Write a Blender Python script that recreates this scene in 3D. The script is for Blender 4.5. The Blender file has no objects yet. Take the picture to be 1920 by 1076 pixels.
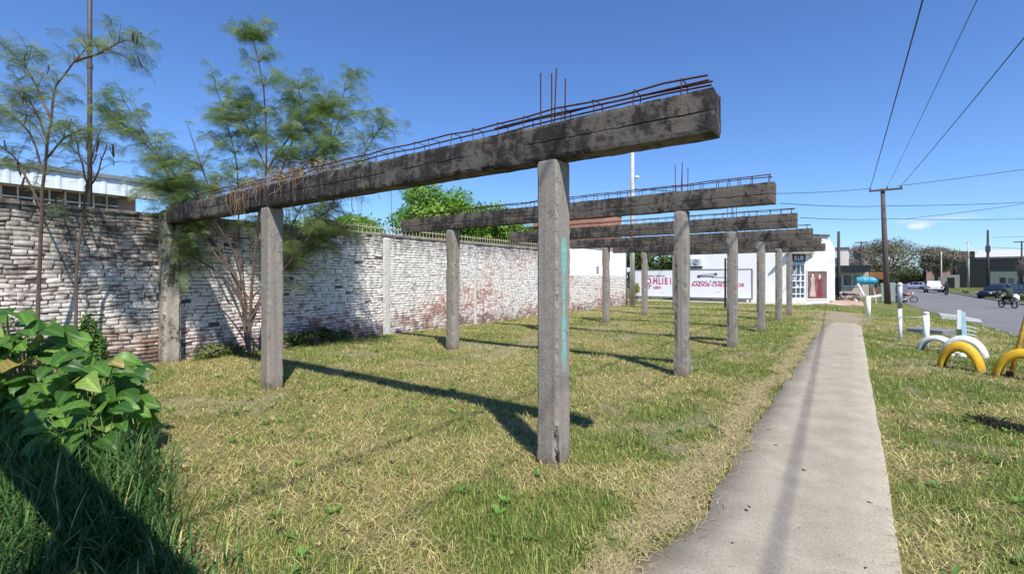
import bpy, math, random
import numpy as np
from mathutils import Vector, Matrix, noise as mn
R = math.radians
random.seed(7); RNG = np.random.default_rng(7)
scene = bpy.context.scene
# ---------------------------------------------------------------- camera
cam = bpy.data.objects.new('camera', bpy.data.cameras.new('camera'))
scene.collection.objects.link(cam); scene.camera = cam
cam.location = (0, 0, 1.6); cam.rotation_euler = (R(90), 0, R(35.6))
cam.data.sensor_width = 36; cam.data.lens = 36*894/1920; cam.data.shift_y = -18/1920
cam.data.clip_end = 3000; cam.data.clip_start = .05
# ---------------------------------------------------------------- world and sun
SUN = Vector((1.62, -1.20, 2.75)).normalized()
world = bpy.data.worlds.new('World'); scene.world = world; world.use_nodes = True
wn, wl = world.node_tree.nodes, world.node_tree.links
bg = wn['Background']; sky = wn.new('ShaderNodeTexSky'); sky.sky_type = 'NISHITA'; sky.sun_disc = False
sky.sun_elevation = math.asin(SUN.z); sky.sun_rotation = math.atan2(SUN.x, SUN.y)
sky.air_density = SKY_AIR = 1.0; sky.dust_density = .1; sky.ozone_density = 3.0; sky.altitude = 0
bg.inputs[1].default_value = .089
# a small fair weather cloud low over the street, and a thin streak beside it
geo = wn.new('ShaderNodeTexCoord')
def cloud_mask(d, spread, amount, sc):
    d = Vector(d).normalized()
    side = d.cross(Vector((0, 0, 1))).normalized(); up = side.cross(d)
    def dot(v):
        n = wn.new('ShaderNodeVectorMath'); n.operation = 'DOT_PRODUCT'; n.inputs[1].default_value = v
        wl.new(geo.outputs['Generated'], n.inputs[0]); return n.outputs['Value']
    def mth(op, a, b=0.0):
        n = wn.new('ShaderNodeMath'); n.operation = op
        for i, v in enumerate((a, b)):
            if hasattr(v, 'is_output'): wl.new(v, n.inputs[i])
            else: n.inputs[i].default_value = v
        return n.outputs[0]
    a = mth('DIVIDE', dot(side), spread[0]); b = mth('DIVIDE', dot(up), spread[1])
    r = mth('SQRT', mth('ADD', mth('MULTIPLY', a, a), mth('MULTIPLY', b, b)))
    nz = wn.new('ShaderNodeTexNoise'); nz.inputs['Scale'].default_value = sc; nz.inputs['Detail'].default_value = 6
    wl.new(geo.outputs['Generated'], nz.inputs['Vector'])
    v = mth('SUBTRACT', mth('ADD', 1.0, mth('MULTIPLY', mth('SUBTRACT', nz.outputs['Fac'], .5), 2.4)), r)
    n = mth('MINIMUM', mth('MAXIMUM', mth('MULTIPLY', v, 1.4), 0.0), 1.0)
    fr = mth('GREATER_THAN', dot(d), .5)
    return mth('MULTIPLY', mth('MULTIPLY', n, fr), amount)
prev = sky.outputs[0]
for dd, spd, am, sc in (((.111, 1.309, .107), (.018, .0065), .85, 60), ((.17, 1.36, .125), (.07, .008), .28, 14)):
    mx = wn.new('ShaderNodeMixRGB'); mx.inputs[2].default_value = (9.5, 7.8, 6.2, 1)
    wl.new(cloud_mask(dd, spd, am, sc), mx.inputs[0]); wl.new(prev, mx.inputs[1]); prev = mx.outputs[0]
gr = wn.new('ShaderNodeMixRGB'); gr.blend_type = 'MULTIPLY'; gr.inputs[0].default_value = 1; gr.inputs[2].default_value = (.74, 1.0, 1.40, 1)
wl.new(prev, gr.inputs[1]); wl.new(gr.outputs[0], bg.inputs[0])
sun = bpy.data.objects.new('sun', bpy.data.lights.new('sun', 'SUN')); scene.collection.objects.link(sun)
sun.data.energy = 5.0; sun.data.angle = R(.53); sun.data.color = (1, .95, .86)
sun.rotation_euler = SUN.to_track_quat('Z', 'Y').to_euler(); sun.location = (8, -6, 14)
scene.view_settings.view_transform = 'Standard'; scene.view_settings.look = 'None'
scene.view_settings.exposure = .50; scene.view_settings.gamma = 1
# ---------------------------------------------------------------- helpers
COL = scene.collection
def S(t):
    t = np.clip(t, 0, 1); return t*t*(3-2*t)
def terr(x, y):
    return -.75*S((y-8)/50)*np.maximum(S((x+2)/6), S((y-38)/15))
def tz(x, y): return float(terr(np.float64(x), np.float64(y)))
def vnoise(x, y, seed=0):
    xi = np.floor(x).astype(np.int64); yi = np.floor(y).astype(np.int64)
    fx = S(x-xi); fy = S(y-yi)
    def h(a, b):
        n = (a*374761393 + b*668265263 + seed*982451653) & 0x7fffffff
        n = ((n ^ (n >> 13))*1274126177) & 0x7fffffff
        return ((n ^ (n >> 16)) & 0xffff)/65535.
    return (h(xi, yi)*(1-fx)+h(xi+1, yi)*fx)*(1-fy)+(h(xi, yi+1)*(1-fx)+h(xi+1, yi+1)*fx)*fy
def fnoise(x, y, seed=0, o=3):
    v = 0; a = 1; s = 0
    for i in range(o):
        v = v+a*vnoise(x*2**i, y*2**i, seed+i); s += a; a *= .55
    return v/s
def tag(o, label=None, cat=None, group=None, kind=None):
    if label: o['label'] = label
    if cat: o['category'] = cat
    if group: o['group'] = group
    if kind: o['kind'] = kind
    return o
def thing(name, loc, label, cat, rz=0, group=None):
    o = bpy.data.objects.new(name, None); COL.objects.link(o); o.location = loc; o.rotation_euler = (0, 0, rz)
    o.empty_display_size = .2
    return tag(o, label, cat, group)
def link_mesh(name, me, m, parent=None, loc=(0, 0, 0), smooth=False):
    if m is not None:
        for k in (m if isinstance(m, (list, tuple)) else [m]): me.materials.append(k)
    o = bpy.data.objects.new(name, me); COL.objects.link(o); o.location = loc
    if parent is not None: o.parent = parent
    if smooth: me.polygons.foreach_set('use_smooth', [True]*len(me.polygons))
    return o
def copy_tree(o, parent=None):
    c = o.copy(); COL.objects.link(c)
    if parent is not None: c.parent = parent
    for ch in list(o.children): copy_tree(ch, c)
    return c
def np_mesh(name, V, F, m, parent=None, col=None, loc=(0, 0, 0), smooth=False):
    V = np.asarray(V, np.float32).reshape(-1, 3); F = np.asarray(F, np.int32)
    me = bpy.data.meshes.new(name); k = F.shape[1]
    me.vertices.add(len(V)); me.vertices.foreach_set('co', V.ravel())
    me.loops.add(F.size); me.loops.foreach_set('vertex_index', F.ravel())
    me.polygons.add(len(F)); me.polygons.foreach_set('loop_start', np.arange(0, F.size, k, dtype=np.int32))
    me.update(calc_edges=True)
    if col is not None:
        a = me.color_attributes.new('tint', 'FLOAT_COLOR', 'POINT')
        c = np.ones((len(V), 4), np.float32); c[:, :3] = col; a.data.foreach_set('color', c.ravel())
    return link_mesh(name, me, m, parent, loc, smooth)
class MB:
    def __init__(s): s.v = []; s.f = []; s.mi = []
    def add(s, vs, fs, mi=0):
        b = len(s.v); s.v += [tuple(v) for v in vs]; s.f += [tuple(i+b for i in f) for f in fs]; s.mi += [mi]*len(fs); return s
    def box(s, x0, x1, y0, y1, z0, z1, mi=0, bev=0, M=None):
        if bev:
            vs = []; fs = []
            for z in (z0, z0+bev, z1-bev, z1):
                e = bev if z in (z0, z1) else 0
                b = bev
                q = [(x0+b, y0+e), (x1-b, y0+e), (x1-e, y0+b), (x1-e, y1-b), (x1-b, y1-e), (x0+b, y1-e), (x0+e, y1-b), (x0+e, y0+b)]
                vs += [(a, c, z) for a, c in q]
            for k in range(3):
                for i in range(8): fs.append((k*8+i, k*8+(i+1) % 8, k*8+8+(i+1) % 8, k*8+8+i))
            fs += [tuple(range(7, -1, -1)), tuple(range(24, 32))]
        else:
            vs = [(x, y, z) for z in (z0, z1) for x, y in ((x0, y0), (x1, y0), (x1, y1), (x0, y1))]
            fs = [(3, 2, 1, 0), (4, 5, 6, 7), (0, 1, 5, 4), (1, 2, 6, 5), (2, 3, 7, 6), (3, 0, 4, 7)]
        if M is not None: vs = [M @ Vector(v) for v in vs]
        return s.add(vs, fs, mi)
    def tube(s, pts, rad, n=8, mi=0, caps=True):
        pts = [Vector(p) for p in pts]
        rs = rad if isinstance(rad, (list, tuple)) else [rad]*len(pts)
        vs = []; fs = []; ref = None
        for i, p in enumerate(pts):
            d = (pts[min(i+1, len(pts)-1)]-pts[max(i-1, 0)]).normalized()
            if ref is None: ref = Vector((0, 0, 1)) if abs(d.z) < .9 else Vector((1, 0, 0))
            a = d.cross(ref).normalized() if d.cross(ref).length > 1e-4 else d.orthogonal().normalized()
            b = a.cross(d).normalized(); ref = b if abs(b.dot(d)) < .5 else ref
            for k in range(n):
                t = 2*math.pi*k/n; vs.append(p+(a*math.cos(t)+b*math.sin(t))*rs[i])
        for i in range(len(pts)-1):
            for k in range(n): fs.append((i*n+k, i*n+(k+1) % n, i*n+n+(k+1) % n, i*n+n+k))
        if caps: fs += [tuple(range(n-1, -1, -1)), tuple(range((len(pts)-1)*n, len(pts)*n))]
        return s.add(vs, fs, mi)
    def lathe(s, prof, c=(0, 0, 0), axis='Z', n=16, mi=0, M=None):
        vs = []; fs = []
        for r, h in prof:
            for k in range(n):
                t = 2*math.pi*k/n; a, b = r*math.cos(t), r*math.sin(t)
                v = {'Z': (a, b, h), 'X': (h, a, b), 'Y': (a, h, b)}[axis]
                v = Vector(v)+Vector(c)
                vs.append(M @ v if M is not None else v)
        m = len(prof)
        for i in range(m-1):
            for k in range(n): fs.append((i*n+k, i*n+(k+1) % n, i*n+n+(k+1) % n, i*n+n+k))
        return s.add(vs, fs, mi)
    def build(s, name, m, parent=None, loc=(0, 0, 0), smooth=False):
        me = bpy.data.meshes.new(name); me.from_pydata(s.v, [], s.f); me.update()
        me.polygons.foreach_set('material_index', s.mi)
        return link_mesh(name, me, m, parent, loc, smooth)
def box(name, m, parent, x0, x1, y0, y1, z0, z1, bev=0): return MB().box(x0, x1, y0, y1, z0, z1, 0, bev).build(name, m, parent)
# ---------------------------------------------------------------- materials
class NT:
    def __init__(s, name):
        s.m = bpy.data.materials.new(name); s.m.use_nodes = True
        s.n, s.l = s.m.node_tree.nodes, s.m.node_tree.links; s.b = s.n['Principled BSDF']; s.out = s.n['Material Output']
        s.tc = s.n.new('ShaderNodeTexCoord')
    def set(s, inp, v):
        if hasattr(v, 'is_output'): s.l.new(v, inp)
        elif isinstance(v, (tuple, list)) and len(v) == 3 and inp.type == 'RGBA': inp.default_value = (*v, 1)
        else: inp.default_value = v
    def obj(s, scale=(1, 1, 1), loc=(0, 0, 0)):
        mp = s.n.new('ShaderNodeMapping'); mp.inputs['Scale'].default_value = scale; mp.inputs['Location'].default_value = loc
        s.l.new(s.tc.outputs['Object'], mp.inputs[0]); return mp.outputs[0]
    def noise(s, sc, det=5, rough=.6, vec=None, dist=0):
        t = s.n.new('ShaderNodeTexNoise'); t.inputs['Scale'].default_value = sc; t.inputs['Detail'].default_value = det
        t.inputs['Roughness'].default_value = rough; t.inputs['Distortion'].default_value = dist
        s.l.new(vec or s.obj(), t.inputs['Vector']); return t.outputs['Fac']
    def vor(s, sc, vec=None, feat='F1', out='Distance'):
        t = s.n.new('ShaderNodeTexVoronoi'); t.feature = feat; t.inputs['Scale'].default_value = sc
        s.l.new(vec or s.obj(), t.inputs['Vector']); return t.outputs[out]
    def ramp(s, v, a, b, c0=0.0, c1=1.0):
        t = s.n.new('ShaderNodeMapRange'); t.inputs[1].default_value = a; t.inputs[2].default_value = b
        t.inputs[3].default_value = c0; t.inputs[4].default_value = c1; s.l.new(v, t.inputs[0]); return t.outputs[0]
    def math(s, op, a, b=0.0):
        t = s.n.new('ShaderNodeMath'); t.operation = op; s.set(t.inputs[0], a); s.set(t.inputs[1], b); return t.outputs[0]
    def mix(s, f, a, b, mode='MIX'):
        t = s.n.new('ShaderNodeMixRGB'); t.blend_type = mode; s.set(t.inputs[0], f); s.set(t.inputs[1], a); s.set(t.inputs[2], b); return t.outputs[0]
    def sep(s, v=None):
        t = s.n.new('ShaderNodeSeparateXYZ'); s.l.new(v or s.tc.outputs['Object'], t.inputs[0]); return t.outputs
    def attr(s, name='tint'):
        t = s.n.new('ShaderNodeAttribute'); t.attribute_name = name; return t.outputs['Color']
    def bump(s, h, st=.5, dist=.02):
        t = s.n.new('ShaderNodeBump'); t.inputs['Strength'].default_value = st; t.inputs['Distance'].default_value = dist
        s.l.new(h, t.inputs['Height'])
        if s.b.inputs['Normal'].links: s.l.new(s.b.inputs['Normal'].links[0].from_socket, t.inputs['Normal'])
        s.l.new(t.outputs[0], s.b.inputs['Normal']); return s
    def fin(s, col, rough=.8, metal=0, spec=.3):
        s.set(s.b.inputs['Base Color'], col); s.set(s.b.inputs['Roughness'], rough); s.b.inputs['Metallic'].default_value = metal
        s.b.inputs['Specular IOR Level'].default_value = spec; return s.m
def plain(name, c, rough=.6, metal=0, var=.18, sc=6, bump=.15, spec=.4):
    t = NT(name); n = t.noise(sc, 6, .65)
    d = tuple(x*(1-var) for x in c); e = tuple(min(1, x*(1+var)) for x in c)
    m = t.fin(t.mix(t.ramp(n, .3, .7), d, e), t.ramp(n, .2, .8, rough-.08, min(1, rough+.12)), metal, spec)
    if bump: t.bump(t.noise(sc*9, 4), bump, .01)
    return m
def leafmat(name, tr=.35, rough=.55, spec=.3):
    t = NT(name); c = t.attr(); t.fin(c, rough, 0, spec)
    tl = t.n.new('ShaderNodeBsdfTranslucent'); t.l.new(t.mix(1, c, (1.25, 1.5, .7), 'MULTIPLY'), tl.inputs[0])
    mx = t.n.new('ShaderNodeMixShader'); mx.inputs[0].default_value = tr
    t.l.new(t.b.outputs[0], mx.inputs[1]); t.l.new(tl.outputs[0], mx.inputs[2]); t.l.new(mx.outputs[0], t.out.inputs[0]); return t.m
def concrete(name, base, dark, cover, streak=0, crack=None, teal=None, rough_amt=1.0):
    t = NT(name)
    n1 = t.noise(2.2, 8, .7, t.obj((1, 1, .8))); n2 = t.noise(14, 6, .7); n3 = t.noise(60, 4, .7)
    ns = t.noise(9, 5, .6, t.obj((1, 1, .12)))
    a = t.mix(t.ramp(n2, .3, .7), tuple(x*.82 for x in base), tuple(x*1.15 for x in base))
    a = t.mix(t.ramp(t.noise(1.3, 3), .45, .7, 0, .5), a, (base[0]*1.1, base[1]*.98, base[2]*.84))
    msk = t.math('ADD', t.math('ADD', n1, t.math('MULTIPLY', t.math('SUBTRACT', n2, .5), .7)), t.math('MULTIPLY', t.math('SUBTRACT', t.noise(.55, 3), .5), .5))
    if streak: msk = t.math('ADD', msk, t.math('MULTIPLY', t.math('SUBTRACT', ns, .5), streak))
    c = t.mix(t.ramp(msk, .62-cover, .74-cover), a, dark)
    c = t.mix(t.ramp(n3, .58, .68, 0, .65), c, tuple(x*.35 for x in base))
    pit = t.ramp(t.vor(28, t.obj((1, 1, 1), (.3, .1, 0))), .10, .2, 1, 0); pit = t.math('MULTIPLY', pit, t.ramp(t.noise(5, 4), .5, .62))
    c = t.mix(t.math('MULTIPLY', pit, .8), c, tuple(x*.2 for x in base))
    c = t.mix(t.ramp(t.noise(16, 3, .5, t.obj((1, 1, .04))), .5, .68, 0, .4), c, tuple(x*.55 for x in base))
    c = t.mix(t.ramp(t.noise(33, 5), .66, .75, 0, .5), c, tuple(min(1, x*1.7) for x in base))
    x, y, z = t.sep()
    hgt = t.math('SUBTRACT', t.math('ADD', t.math('ADD', t.math('MULTIPLY', n2, .4), t.math('MULTIPLY', n3, .5)), t.math('MULTIPLY', t.noise(19, 3, .5, t.obj((1, 1, .03))), .5)), t.math('MULTIPLY', pit, .8))
    spl = t.ramp(t.math('ADD', z, t.math('MULTIPLY', t.noise(11, 5), .22)), .10, .30, .75, 0)
    if not crack: c = t.mix(spl, c, (.13, .10, .065))
    if crack:
        dz = t.math('ABSOLUTE', t.math('SUBTRACT', t.math('ADD', z, t.math('MULTIPLY', t.noise(3.5, 6, .7), .07)), crack+.035))
        line = t.ramp(dz, .002, .009, 1, 0)
        line = t.math('MULTIPLY', line, t.ramp(t.noise(1.7, 2), .38, .5))
        c = t.mix(line, c, (.008, .007, .007)); hgt = t.math('SUBTRACT', hgt, t.math('MULTIPLY', line, 1.2))
    if teal:
        # worn turquoise paint on the side face only: x near the right side, a narrow y band, broken up along z
        x0, yc = teal
        e = t.math('ABSOLUTE', t.math('SUBTRACT', t.math('ADD', y, t.math('MULTIPLY', t.math('SUBTRACT', t.noise(9, 4), .5), .03)), yc))
        wide = t.ramp(t.noise(1.9, 3, .6, t.obj((0, 0, 1), (3.1, 0, 0))), .42, .58, .014, .042)
        k = t.math('LESS_THAN', e, wide)
        k = t.math('MULTIPLY', k, t.math('GREATER_THAN', x, x0))
        k = t.math('MULTIPLY', k, t.ramp(z, .75, 1.0)); k = t.math('MULTIPLY', k, t.math('LESS_THAN', z, 1.93))
        k = t.math('MULTIPLY', k, t.ramp(t.noise(26, 5, .7), .36, .52))
        k = t.math('MULTIPLY', k, t.ramp(t.noise(3.2, 3, .6, t.obj((0, 0, 1))), .38, .48, .35, 1))
        c = t.mix(k, c, (.16, .47, .43))
        q = t.math('ABSOLUTE', t.math('SUBTRACT', t.math('ADD', y, t.math('MULTIPLY', t.math('SUBTRACT', t.noise(13, 5), .5), .06)), .03))
        q = t.math('MULTIPLY', t.ramp(q, .001, .008, 1, 0), t.ramp(z, .34, .24)); q = t.math('MULTIPLY', q, t.math('GREATER_THAN', x, x0))
        c = t.mix(q, c, (.012, .01, .009)); hgt = t.math('SUBTRACT', hgt, t.math('MULTIPLY', q, 2.0))
    m = t.fin(c, .93, 0, .2)
    t.bump(hgt, .8*rough_amt, .012)
    return m
# ---------------------------------------------------------------- ground, path, road
def dirtmask(x, y):
    n = fnoise(x*1.3, y*1.3, 5)
    a = np.exp(-((y-(27.0+.06*x+.8*(n-.5)))/.55)**2)*(x < -.4)          # the trodden track across the grass
    b = np.exp(-((x-(-.35+.02*(y-20)))/(.75+.03*(y-20)))**2)*(y > 20.2)*(y < 27.5)*(x > -3)
    e = np.exp(-((x+.98+.3*(n-.5))/.13)**2)*(y < 20)*.5*n                # bare strip along the path
    p = S((fnoise(x*.8+7, y*.8, 91, 4)-.60)/.07)*.42*((x < -1.2) | (x > .6))*(y < 24)
    return np.clip((a+b+e)*(.55+.9*n)+p, 0, 1)
def greenmask(x, y):
    g = fnoise(x*.75+3, y*.75, 11, 4)
    g2 = fnoise(x*2.6, y*2.6, 21, 3)
    v = S((g*.6+g2*.4-.40)/.17)*.85
    v = v+.42*np.exp(-((x+1.75)/.45)**2)*S((g2-.3)/.25)*(y < 24)         # lusher strip left of the path
    v = v+.28*(x > .2)*S((g2-.3)/.3)
    v = v+.4*S((y-24)/4)                                               # greener far lawn
    v = v-.22*(x < -2.6)*S((1-g)*1.2)
    return np.clip(v, 0, 1)
gx = np.concatenate([np.array([-900, -400, -200, -120, -80, -55, -40, -30, -24, -20, -17, -15, -13.5, -12.4, -11.6]), np.arange(-11.0, 3.85, .22),
     np.array([3.95, 4.15, 5, 6, 7, 8, 9, 10, 11, 11.45, 11.75, 12, 12.5, 13.2, 14, 15, 16.5, 18.5, 21, 25, 32, 42, 60, 100, 200, 400, 900])])
gy = np.concatenate([np.array([-400, -150, -60, -25, -12, -6, -3, -1.5]), np.arange(-.8, 36, .22), np.arange(36.5, 62, 1.0),
     np.array([64, 67, 71, 76, 82, 90, 100, 115, 135, 160, 200, 270, 400, 700, 1400])])
GX, GY = np.meshgrid(gx, gy)
GZ = terr(GX, GY)
bumpz = (fnoise(GX*1.7, GY*1.7, 3)-.5)*.05+(fnoise(GX*.35, GY*.35, 9)-.5)*.06
near = S((GX+11.0)/.5)*(1-S((GY-33)/3))*(1-S((GX-3.2)/.6))
padpath = 1-S((np.abs(GX+.3)-.35)/.8)*1.0
bumpz = bumpz*near*(1-padpath)
road_dip = np.where((GX > 4.0) & (GX < 11.6), -.06, 0)
pathdip = np.where((np.abs(GX+.31) < .40) & (GY < 20.0), -.03, 0)
GZ = GZ+bumpz+road_dip+pathdip-.005
def gbump(x, y):
    b = (fnoise(x*1.7, y*1.7, 3)-.5)*.05+(fnoise(x*.35, y*.35, 9)-.5)*.06
    return b*S((x+11.0)/.5)*(1-S((y-33)/3))*(1-S((x-3.2)/.6))*S((np.abs(x+.3)-.35)/.8)
ny_, nx_ = GX.shape
idx = np.arange(ny_*nx_).reshape(ny_, nx_)
F = np.stack([idx[:-1, :-1], idx[:-1, 1:], idx[1:, 1:], idx[1:, :-1]], -1).reshape(-1, 4)
dm = dirtmask(GX, GY).ravel(); gm = greenmask(GX, GY).ravel()
colr = np.stack([dm, gm, 0*gm], -1)
t = NT('ground_soil')
sx = t.n.new('ShaderNodeSeparateColor'); t.l.new(t.attr(), sx.inputs[0])
n1 = t.noise(9, 6, .7); n2 = t.noise(45, 5, .75)
straw = t.mix(t.ramp(n2, .3, .7), (.085, .07, .032), (.36, .30, .135))
grn = t.mix(t.ramp(n2, .3, .7), (.045, .06, .015), (.16, .19, .05))
base = t.mix(t.math('MINIMUM', t.math('ADD', t.math('MULTIPLY', sx.outputs[1], .85), t.ramp(n1, .5, .68, 0, .35)), 1.0), straw, grn)
base = t.mix(t.ramp(n1, .58, .7, 0, .55), base, (.20, .15, .09))
dirt = t.mix(t.ramp(n2, .3, .7), (.22, .18, .12), (.34, .29, .20))
c = t.mix(t.ramp(sx.outputs[0], .15, .6), base, dirt)
GROUNDM = t.fin(c, .95, 0, .1); t.bump(n2, .8, .03); t.bump(n1, .5, .05)
g = np_mesh('ground', np.stack([GX, GY, GZ], -1), F, GROUNDM, None, colr, smooth=True); tag(g, 'open lawn of dry mown grass with green patches', 'ground', kind='structure')
# concrete footpath slab, ragged on its left side where soil creeps over it
t = NT('path_concrete')
n1 = t.noise(3, 6, .65); n2 = t.noise(40, 6, .75); n3 = t.noise(105, 4, .8)
c = t.mix(t.ramp(n1, .3, .7), (.275, .240, .188), (.385, .342, .275))
c = t.mix(t.ramp(n2, .55, .75, 0, .45), c, (.17, .155, .135))
c = t.mix(t.ramp(n3, .51, .62, 0, .6), c, (.15, .13, .112))
c = t.mix(t.ramp(n3, .44, .34, 0, .55), c, (.52, .48, .43))
c = t.mix(t.ramp(t.noise(1.3, 5, .7), .56, .7, 0, .4), c, (.22, .185, .15))
x, y, z = t.sep()
edge = t.ramp(t.math('ADD', x, t.math('MULTIPLY', t.noise(7, 4), .10)), .19, .27)
c = t.mix(t.math('MULTIPLY', edge, .4), c, (.46, .42, .36))
c = t.mix(t.math('MULTIPLY', t.ramp(t.math('ADD', x, t.math('MULTIPLY', t.noise(4, 4), .3)), -.62, -.80), .6), c, (.30, .25, .17))
PATHM = t.fin(c, .93, 0, .15); t.bump(n2, .35, .008); t.bump(n3, .7, .006)
ys = np.arange(-6, 20.6, .16); V = []; F = []
for i, yy in enumerate(ys):
    l = -.84-.16*(1-float(S(np.float64((yy-2.4)/.9))))+.10*(fnoise(np.array([yy*1.1]), np.array([.0]), 31)[0]-.5)+.06*(random.random()-.5); r = .215+.03*(fnoise(np.array([yy*1.2]), np.array([5.]), 33)[0]-.5)+.004*(random.random()-.5)
    if yy > 19.6: l += (yy-19.6)*.25; r -= (yy-19.6)*.2
    for k, xx in enumerate(np.linspace(l, r, 5)): V.append((xx, yy, tz(xx, yy)+.022))
    V.append((l-.01, yy, tz(l, yy)-.05)); V.append((r+.01, yy, tz(r, yy)-.05))
    if i:
        a = (i-1)*7; b = i*7
        for k in range(4): F.append((a+k, a+k+1, b+k+1, b+k))
        F.append((a+5, a, b, b+5)); F.append((a+4, a+6, b+6, b+4))
p = np_mesh('footpath', V, F, PATHM); tag(p, 'narrow worn concrete footpath running through the grass', 'path', kind='structure')
# asphalt road, kerb and far verge
t = NT('asphalt'); n1 = t.noise(.35, 6, .65); n2 = t.noise(60, 4, .8); n3 = t.noise(2.5, 5, .7)
c = t.mix(t.ramp(n1, .3, .7), (.138, .135, .135), (.19, .186, .186)); c = t.mix(t.ramp(n2, .4, .65, 0, .35), c, (.09, .09, .095))
c = t.mix(t.ramp(n3, .62, .72, 0, .4), c, (.22, .205, .19))
ASPH = t.fin(c, .85, 0, .3); t.bump(n2, .3, .01)
ys = list(np.arange(-60, 0, 6))+list(np.arange(0, 64, 1.0))+[66, 70, 76, 84, 95, 110, 130, 160, 200, 270, 400, 700]
V = []; F = []
for i, yy in enumerate(ys):
    l = 3.82+.25*(fnoise(np.array([yy*.8]), np.array([1.]), 41)[0]-.5)
    for xx in (l, 5.5, 7.7, 10, 11.62): V.append((xx, yy, tz(xx, yy)+.012))
    if i:
        for k in range(4): a = (i-1)*5+k; F.append((a, a+1, a+6, a+5))
o = np_mesh('road', V, F, ASPH); tag(o, 'grey asphalt street curving down past the lawn', 'road', kind='structure')
KERB = plain('kerb_concrete', (.30, .29, .27), .9, 0, .25, 5, .4)
V = []; F = []
for i, yy in enumerate(ys):
    for xx, dz in ((11.62, -.05), (11.62, .15), (11.80, .155), (11.80, -.02)): V.append((xx, yy, tz(xx, yy)+dz))
    if i:
        for k in range(3): a = (i-1)*4+k; F.append((a, a+4, a+5, a+1))
o = np_mesh('kerb', V, F, KERB); tag(o, 'concrete kerb along the far side of the street', 'kerb', kind='structure')
# pavement and apron at the corner shop
PAVE = plain('pavement_cement', (.42, .38, .31), .9, 0, .15, 4, .3)
TILE = plain('pavement_tiles', (.36, .24, .19), .85, 0, .2, 9, .3)
V = []; F = []
m = MB()
def strip(m, poly, z=.03, mi=0, h=.08):
    n = len(poly); vs = [(x, y, tz(x, y)+z) for x, y in poly]+[(x, y, tz(x, y)+z-h-.05) for x, y in poly]
    m.add(vs, [tuple(range(n))]+[(i, n+i, n+(i+1) % n, (i+1) % n) for i in range(n)], mi)
strip(m, [(-13.2, 31.9), (-3.2, 31.7), (-2.0, 32.8), (-.1, 35.2), (-1.2, 36.4), (-3.4, 33.25), (-13.2, 33.05)])
tag(m.build('pavement', PAVE), 'pale cement pavement along the foot of the corner shop', 'pavement', kind='structure')
m = MB()
for yy in range(36, 60, 2): strip(m, [(-1.15, yy), (.55, yy), (.55, yy+2), (-1.15, yy+2)], .035)
tag(m.build('side_pavement', TILE), 'reddish tiled pavement running along the side of the corner shop', 'pavement', kind='structure')
m = MB()
for yy in range(58, 130, 6): strip(m, [(13.9, yy), (15.4, yy), (15.4, yy+6), (13.9, yy+6)], .03)
tag(m.build('far_pavement', PAVE), 'pavement beyond the verge across the street', 'pavement', kind='structure')
# worn concrete slab let into the lawn, broken kerb edge beside the road
m = MB()
Mx = Matrix.Translation((2.0, 19.1, tz(2.0, 19.1))) @ Matrix.Rotation(R(-28), 4, 'Z')
m.box(-.55, .35, -.38, .38, -.05, .12, 0, .02, Mx)
tag(m.build('concrete_slab', plain('slab_concrete', (.17, .18, .19), .9, 0, .2, 5, .4)), 'low grey concrete slab lying in the grass behind the white tyres', 'slab')
m = MB()
strip(m, [(3.1, 28.0), (4.2, 26.4), (4.6, 29.5), (4.4, 34), (3.9, 36), (3.5, 31)], .03)
tag(m.build('kerb_apron', plain('apron_concrete', (.36, .36, .37), .8, 0, .25, 3, .2)), 'grey cement apron where the lawn meets the street', 'apron', kind='structure')

# ---------------------------------------------------------------- grass
GRASSM = leafmat('grass_blades', .18, .6, .25)
def blades(name, x, y, z, L, w, az, tilt, bend, col, m=GRASSM):
    n = len(x); d = np.stack([np.cos(az), np.sin(az)], -1); side = np.stack([-np.sin(az), np.cos(az)], -1)
    def pt(f, t): return np.stack([x+d[:, 0]*f*L*np.sin(t), y+d[:, 1]*f*L*np.sin(t), z+f*L*np.cos(t)], -1)
    mid = pt(.5, tilt); tip = mid+np.stack([d[:, 0]*.5*L*np.sin(tilt+bend), d[:, 1]*.5*L*np.sin(tilt+bend), .5*L*np.cos(tilt+bend)], -1)
    s3 = np.concatenate([side, np.zeros((n, 1))], 1)*w[:, None]*.5
    b0 = np.stack([x, y, z-.008], -1)
    V = np.stack([b0-s3, b0+s3, mid+s3*.85, mid-s3*.85, tip], 1)
    V[:, 4, 2] = np.maximum(V[:, 4, 2], z+.004)
    F = np.array([[0, 1, 2], [0, 2, 3], [3, 2, 4]])[None]+(np.arange(n)*5)[:, None, None]
    C = np.repeat(col[:, None, :], 5, 1).reshape(-1, 3)
    return np_mesh(name, V.reshape(-1, 3), F.reshape(-1, 3), m, None, C)
N = 820000
th = RNG.uniform(R(-64), R(62), N); u = RNG.random(N); r0, r1, a_ = 1.3, 36., .62
rr = (r0**a_+u*(r1**a_-r0**a_))**(1/a_)
fx = -np.sin(R(35.6)+th)*rr; fy = np.cos(R(35.6)+th)*rr
k = (fx > -10.55) & (fx < 3.95) & (fy > -1) & (fy < 31.9) & ~((fx > -.83-.16*(1-S((fy-2.4)/.9))+.10*(vnoise(fy*3, fx*3, 8)-.5)) & (fx < .205) & (fy < 20.3))
k &= ~((np.abs(fx-2.0) < .8) & (np.abs(fy-19.1) < .55))
fx, fy, rr = fx[k], fy[k], rr[k]
dmv = dirtmask(fx, fy); keep = RNG.random(len(fx)) > dmv*1.15
fx, fy, rr = fx[keep], fy[keep], rr[keep]; n = len(fx)
gz = terr(fx, fy)+gbump(fx, fy)
gmv = greenmask(fx, fy); isg = RNG.random(n) < gmv*.62+.33
rnd = RNG.random(n)
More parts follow.
